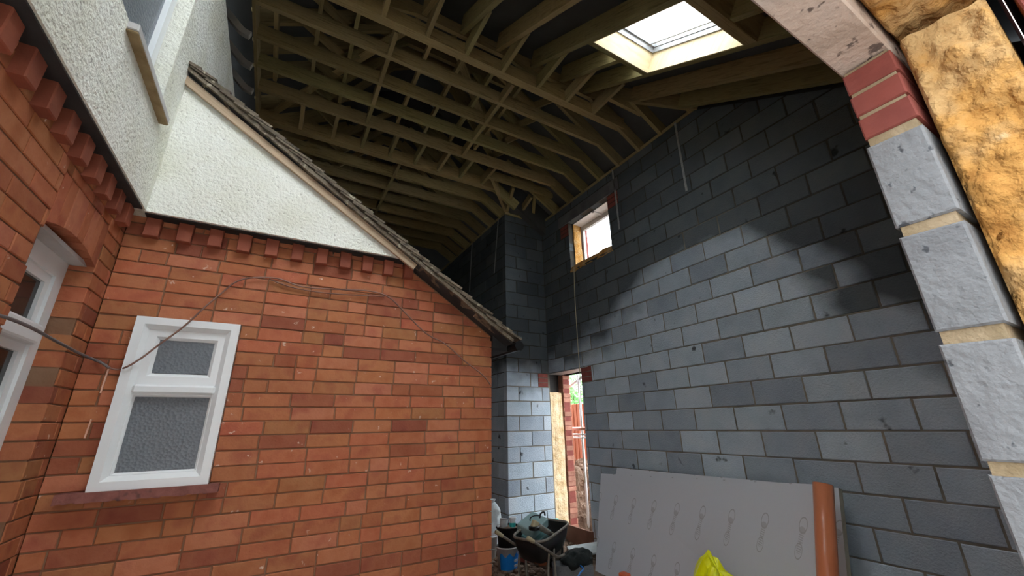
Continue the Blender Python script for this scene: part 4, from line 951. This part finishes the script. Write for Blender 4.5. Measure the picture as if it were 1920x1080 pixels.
# threshold board, block, cloth, strap
p0, p1 = at(1060, 1000, 0, XC-.12), at(1111, 1012, 0, XC-.12)
bm = bmesh.new(); t0, t1 = at(1060, 984, 0, XC-.10), at(1111, 995, 0, XC-.10)
o = obj('shuttering_board', beam((XC-.1, t0.y, FL), (XC-.1, t1.y, FL), .03, (t0.z+t1.z)/2-FL), rust_board, org=(XC-.1, 5, FL)); tag(o, 'brown shuttering board on edge across the foot of the doorway', 'board')
q = at(1086, 1072, 2, FL+.05)+Vector((-.05, .12, 0))
o = obj('concrete_block', rbox(q+Vector((.05, 0, .0)), (.44, .20, .10), (0, 0, -.55), .006), jamb_block, org=(q.x, q.y, FL)); tag(o, 'loose grey concrete block lying at the foot of the foil boards', 'block')
q = at(1103, 1030, 2, FL+.12)
o = obj('plasterboard_offcut', rbox(q+Vector((.1, .1, -.03)), (.5, .3, .02), (.1, -.08, -.4), .003), sack_m, org=q); tag(o, 'pale sheet offcut lying beyond the dark cloth by the boards', 'offcut')
q = at(1104, 1050, 2, FL+.13)+Vector((-.08, .1, 0))
bm = bmesh.new(); bmesh.ops.create_icosphere(bm, subdivisions=4, radius=1)
for v in bm.verts: v.co = q+Vector((v.co.x*.19, v.co.y*.17, v.co.z*.11))
lumpy(bm, .06, 5)
o = obj('work_jacket', bm, black_cloth, smooth=True, org=q); tag(o, 'dark crumpled work jacket dropped between the doorway and the foil boards', 'jacket')
pts = [at(x, y, 2, FL+.11) for x, y in ((1083, 1082), (1088, 1074), (1094, 1067), (1090, 1062), (1085, 1056))]
o = obj('blue_strap', tube(smooth_pts(pts, 4), .008, 6), blue_m, smooth=True, org=pts[0]); tag(o, 'bright blue strap lying over the concrete block', 'strap')
bm = bmesh.new(); rr = random.Random(5)
for k in range(420):
    x, y = rr.uniform(2.3, 3.85), rr.uniform(4.3, 5.55); s = rr.uniform(.012, .05)
    b2_ = bmesh.new(); bmesh.ops.create_icosphere(b2_, subdivisions=1, radius=s)
    vs = [bm.verts.new((x+v.co.x*rr.uniform(.8, 1.3), y+v.co.y, FL+v.co.z*.7+s*.2)) for v in b2_.verts]
    for f in b2_.faces: bm.faces.new([vs[v.index] for v in f.verts])
    b2_.free()
o = obj('rubble_crumbs', bm, dirt_m, org=(3, 4.5, FL)); tag(o, 'scattered crumbs of mortar and soil on the ground around the wheelbarrow', 'rubble', kind='stuff')
# ================================================================== OUTSIDE THE DOORWAY
fx = 6.4
fn = thing('timber_fence', 'red-brown closeboard timber fence outside the doorway', 'fence', (fx, 8.4, FL))
ztop = at(1068, 759, 0, fx).z
for k in range(34):
    y = 6.4+k*.128; bm = bmesh.new(); solid(bm, [(fx-dx, y+dy, z_) for dx, dy in ((0, 0), (.022, 0), (0, .135), (.008, .135)) for z_ in (FL, ztop+random.uniform(-.006, .006))], [(0, 1, 3, 2), (4, 6, 7, 5), (0, 4, 5, 1), (2, 3, 7, 6), (0, 2, 6, 4), (1, 5, 7, 3)])
    obj('board', bm, fence_m, fn)
for z_ in (-1.2, -.5, ztop-.2): obj('rail', B(fx, fx+.05, 6.4, 10.8, z_, z_+.08), fence_m, fn)
def absorb(o, bm):
    b2 = bmesh.new(); b2.from_mesh(o.data); bmesh.ops.translate(b2, verts=b2.verts, vec=o.location); me = bpy.data.meshes.new('x'); b2.to_mesh(me); b2.free(); bm.from_mesh(me); bpy.data.meshes.remove(me); bpy.data.objects.remove(o)
sh_ = heap('soil_heap', 5.05, 6.15, .62, 1.5, .98, FL, 11, dirt_m, nx=70, amp=.10)
bm = bmesh.new(); rr = random.Random(9)
for k in range(260):
    a_ = rr.uniform(0, 6.28); r_ = rr.random()**.6; x, y = 5.05+.52*r_*math.cos(a_), 6.15+1.3*r_*math.sin(a_); z_ = FL+.9*max(0, 1-r_)**.8; s = rr.uniform(.03, .085)
    b2_ = bmesh.new(); bmesh.ops.create_icosphere(b2_, subdivisions=2, radius=s)
    vs = [bm.verts.new(Vector((x, y, z_))+v.co*(1+.35*noise.noise(v.co*30+Vector((k, 0, 0))))) for v in b2_.verts]
    for f in b2_.faces: bm.faces.new([vs[v.index] for v in f.verts])
    b2_.free()
absorb(sh_, bm)
o = obj('soil_heap', bm, dirt_m, org=(5.05, 6.15, FL)); tag(o, 'brown heap of dug soil, clods and roots outside the doorway', 'soil', kind='stuff')
# poles and pipes just outside
pv0, pv1 = at(1083, 690, 0, 4.55), at(1099, 935, 0, 4.55)
po = thing('scaffold_pole', 'white upright pole with a diagonal brace just outside the doorway', 'pole', (pv0.x, pv0.y, FL))
obj('upright', tube([(pv0.x, pv0.y, FL), (pv0.x, pv0.y, 1.3)], .022, 12), white_pipe, po, smooth=True)
a, b_ = at(1050, 738, 0, 4.56), at(1090, 708, 0, 4.56); dd = (b_-a)
obj('brace', tube([a-dd*.6, b_+dd*.2], .022, 12), white_pipe, po, smooth=True)
for px0, px1, py, r_, m_, lab, nm in ((1070, 1100, 806, .028, pipe_red, 'faded red-brown pipe lying level across the pale pipes outside', 'loose_pipe'), (1061, 1094, 816, .014, white_pipe, 'upper white pipe tied level to the pole outside the doorway', 'loose_pipe'), (1066, 1102, 822, .014, white_pipe, 'lower white pipe tied level to the pole outside the doorway', 'loose_pipe')):
    a, b_ = at(px0, py-2, 0, 4.50), at(px1, py, 0, 4.50); b_.z = a.z
    o = obj(nm, tube([a, b_-Vector((0, .25, 0))], r_, 14), m_, smooth=True, org=a); tag(o, lab, 'pipe', 'pipes outside the doorway')
# tree beyond the fence
tq = at(1072, 700, 0, 10.5)
trr = thing('garden_tree', 'light green leafy tree rising beyond the fence', 'tree', (tq.x, tq.y, FL))
obj('trunk', tube([(tq.x, tq.y, FL), (tq.x+.05, tq.y, -.2), (tq.x, tq.y+.1, 1.5)], [.14, .11, .07], 10), bark_m, trr, smooth=True)
vs = []; fs = []; rr = random.Random(3)
for k in range(9000):
    u = Vector((rr.gauss(0, 1), rr.gauss(0, 1), rr.gauss(0, 1))).normalized()*(rr.random()**.35); c_ = Vector((tq.x, tq.y, 1.0))+Vector((u.x*1.6, u.y*2.4, u.z*1.9))
    if noise.noise(c_*1.6) < -.22: continue
    a = Vector((rr.uniform(-1, 1), rr.uniform(-1, 1), rr.uniform(-1, 1))).normalized(); b2_ = a.orthogonal().normalized(); s = rr.uniform(.05, .11); i = len(vs)
    vs += [c_-a*s, c_+b2_*s*.45+Vector((0, 0, .01)), c_+a*s, c_-b2_*s*.45]; fs.append((i, i+1, i+2, i+3))
me = bpy.data.meshes.new('foliage'); me.from_pydata([v-trr.location for v in vs], [], fs); me.materials.append(leaf_m); o = bpy.data.objects.new('foliage', me); C.objects.link(o); o.parent = trr; o['kind'] = 'stuff'
# light portals in the openings (sampling helpers that give off no light of their own)
portal('portal_opening', (.13, -.13, -.38), (math.radians(90), 0, 0), 1.9, 2.35)
for k_ in SKYS: portal('portal_roof', tuple(sp_((k_[0]+k_[1])/2, (k_[2]+k_[3])/2, .33)), (math.atan(SL), 0, 0), k_[1]-k_[0], (k_[3]-k_[2])*1.2)
portal('portal_door', (4.45, 5.2, -.37), (0, math.radians(90), 0), 2.35, .84)
portal('portal_window', (4.45, 4.36, 2.85), (0, math.radians(90), 0), .88, .96)
# ================================================================== lift everything so that the floor lies at zero
for o in list(C.objects):
    if o.parent is None: o.location.z += H
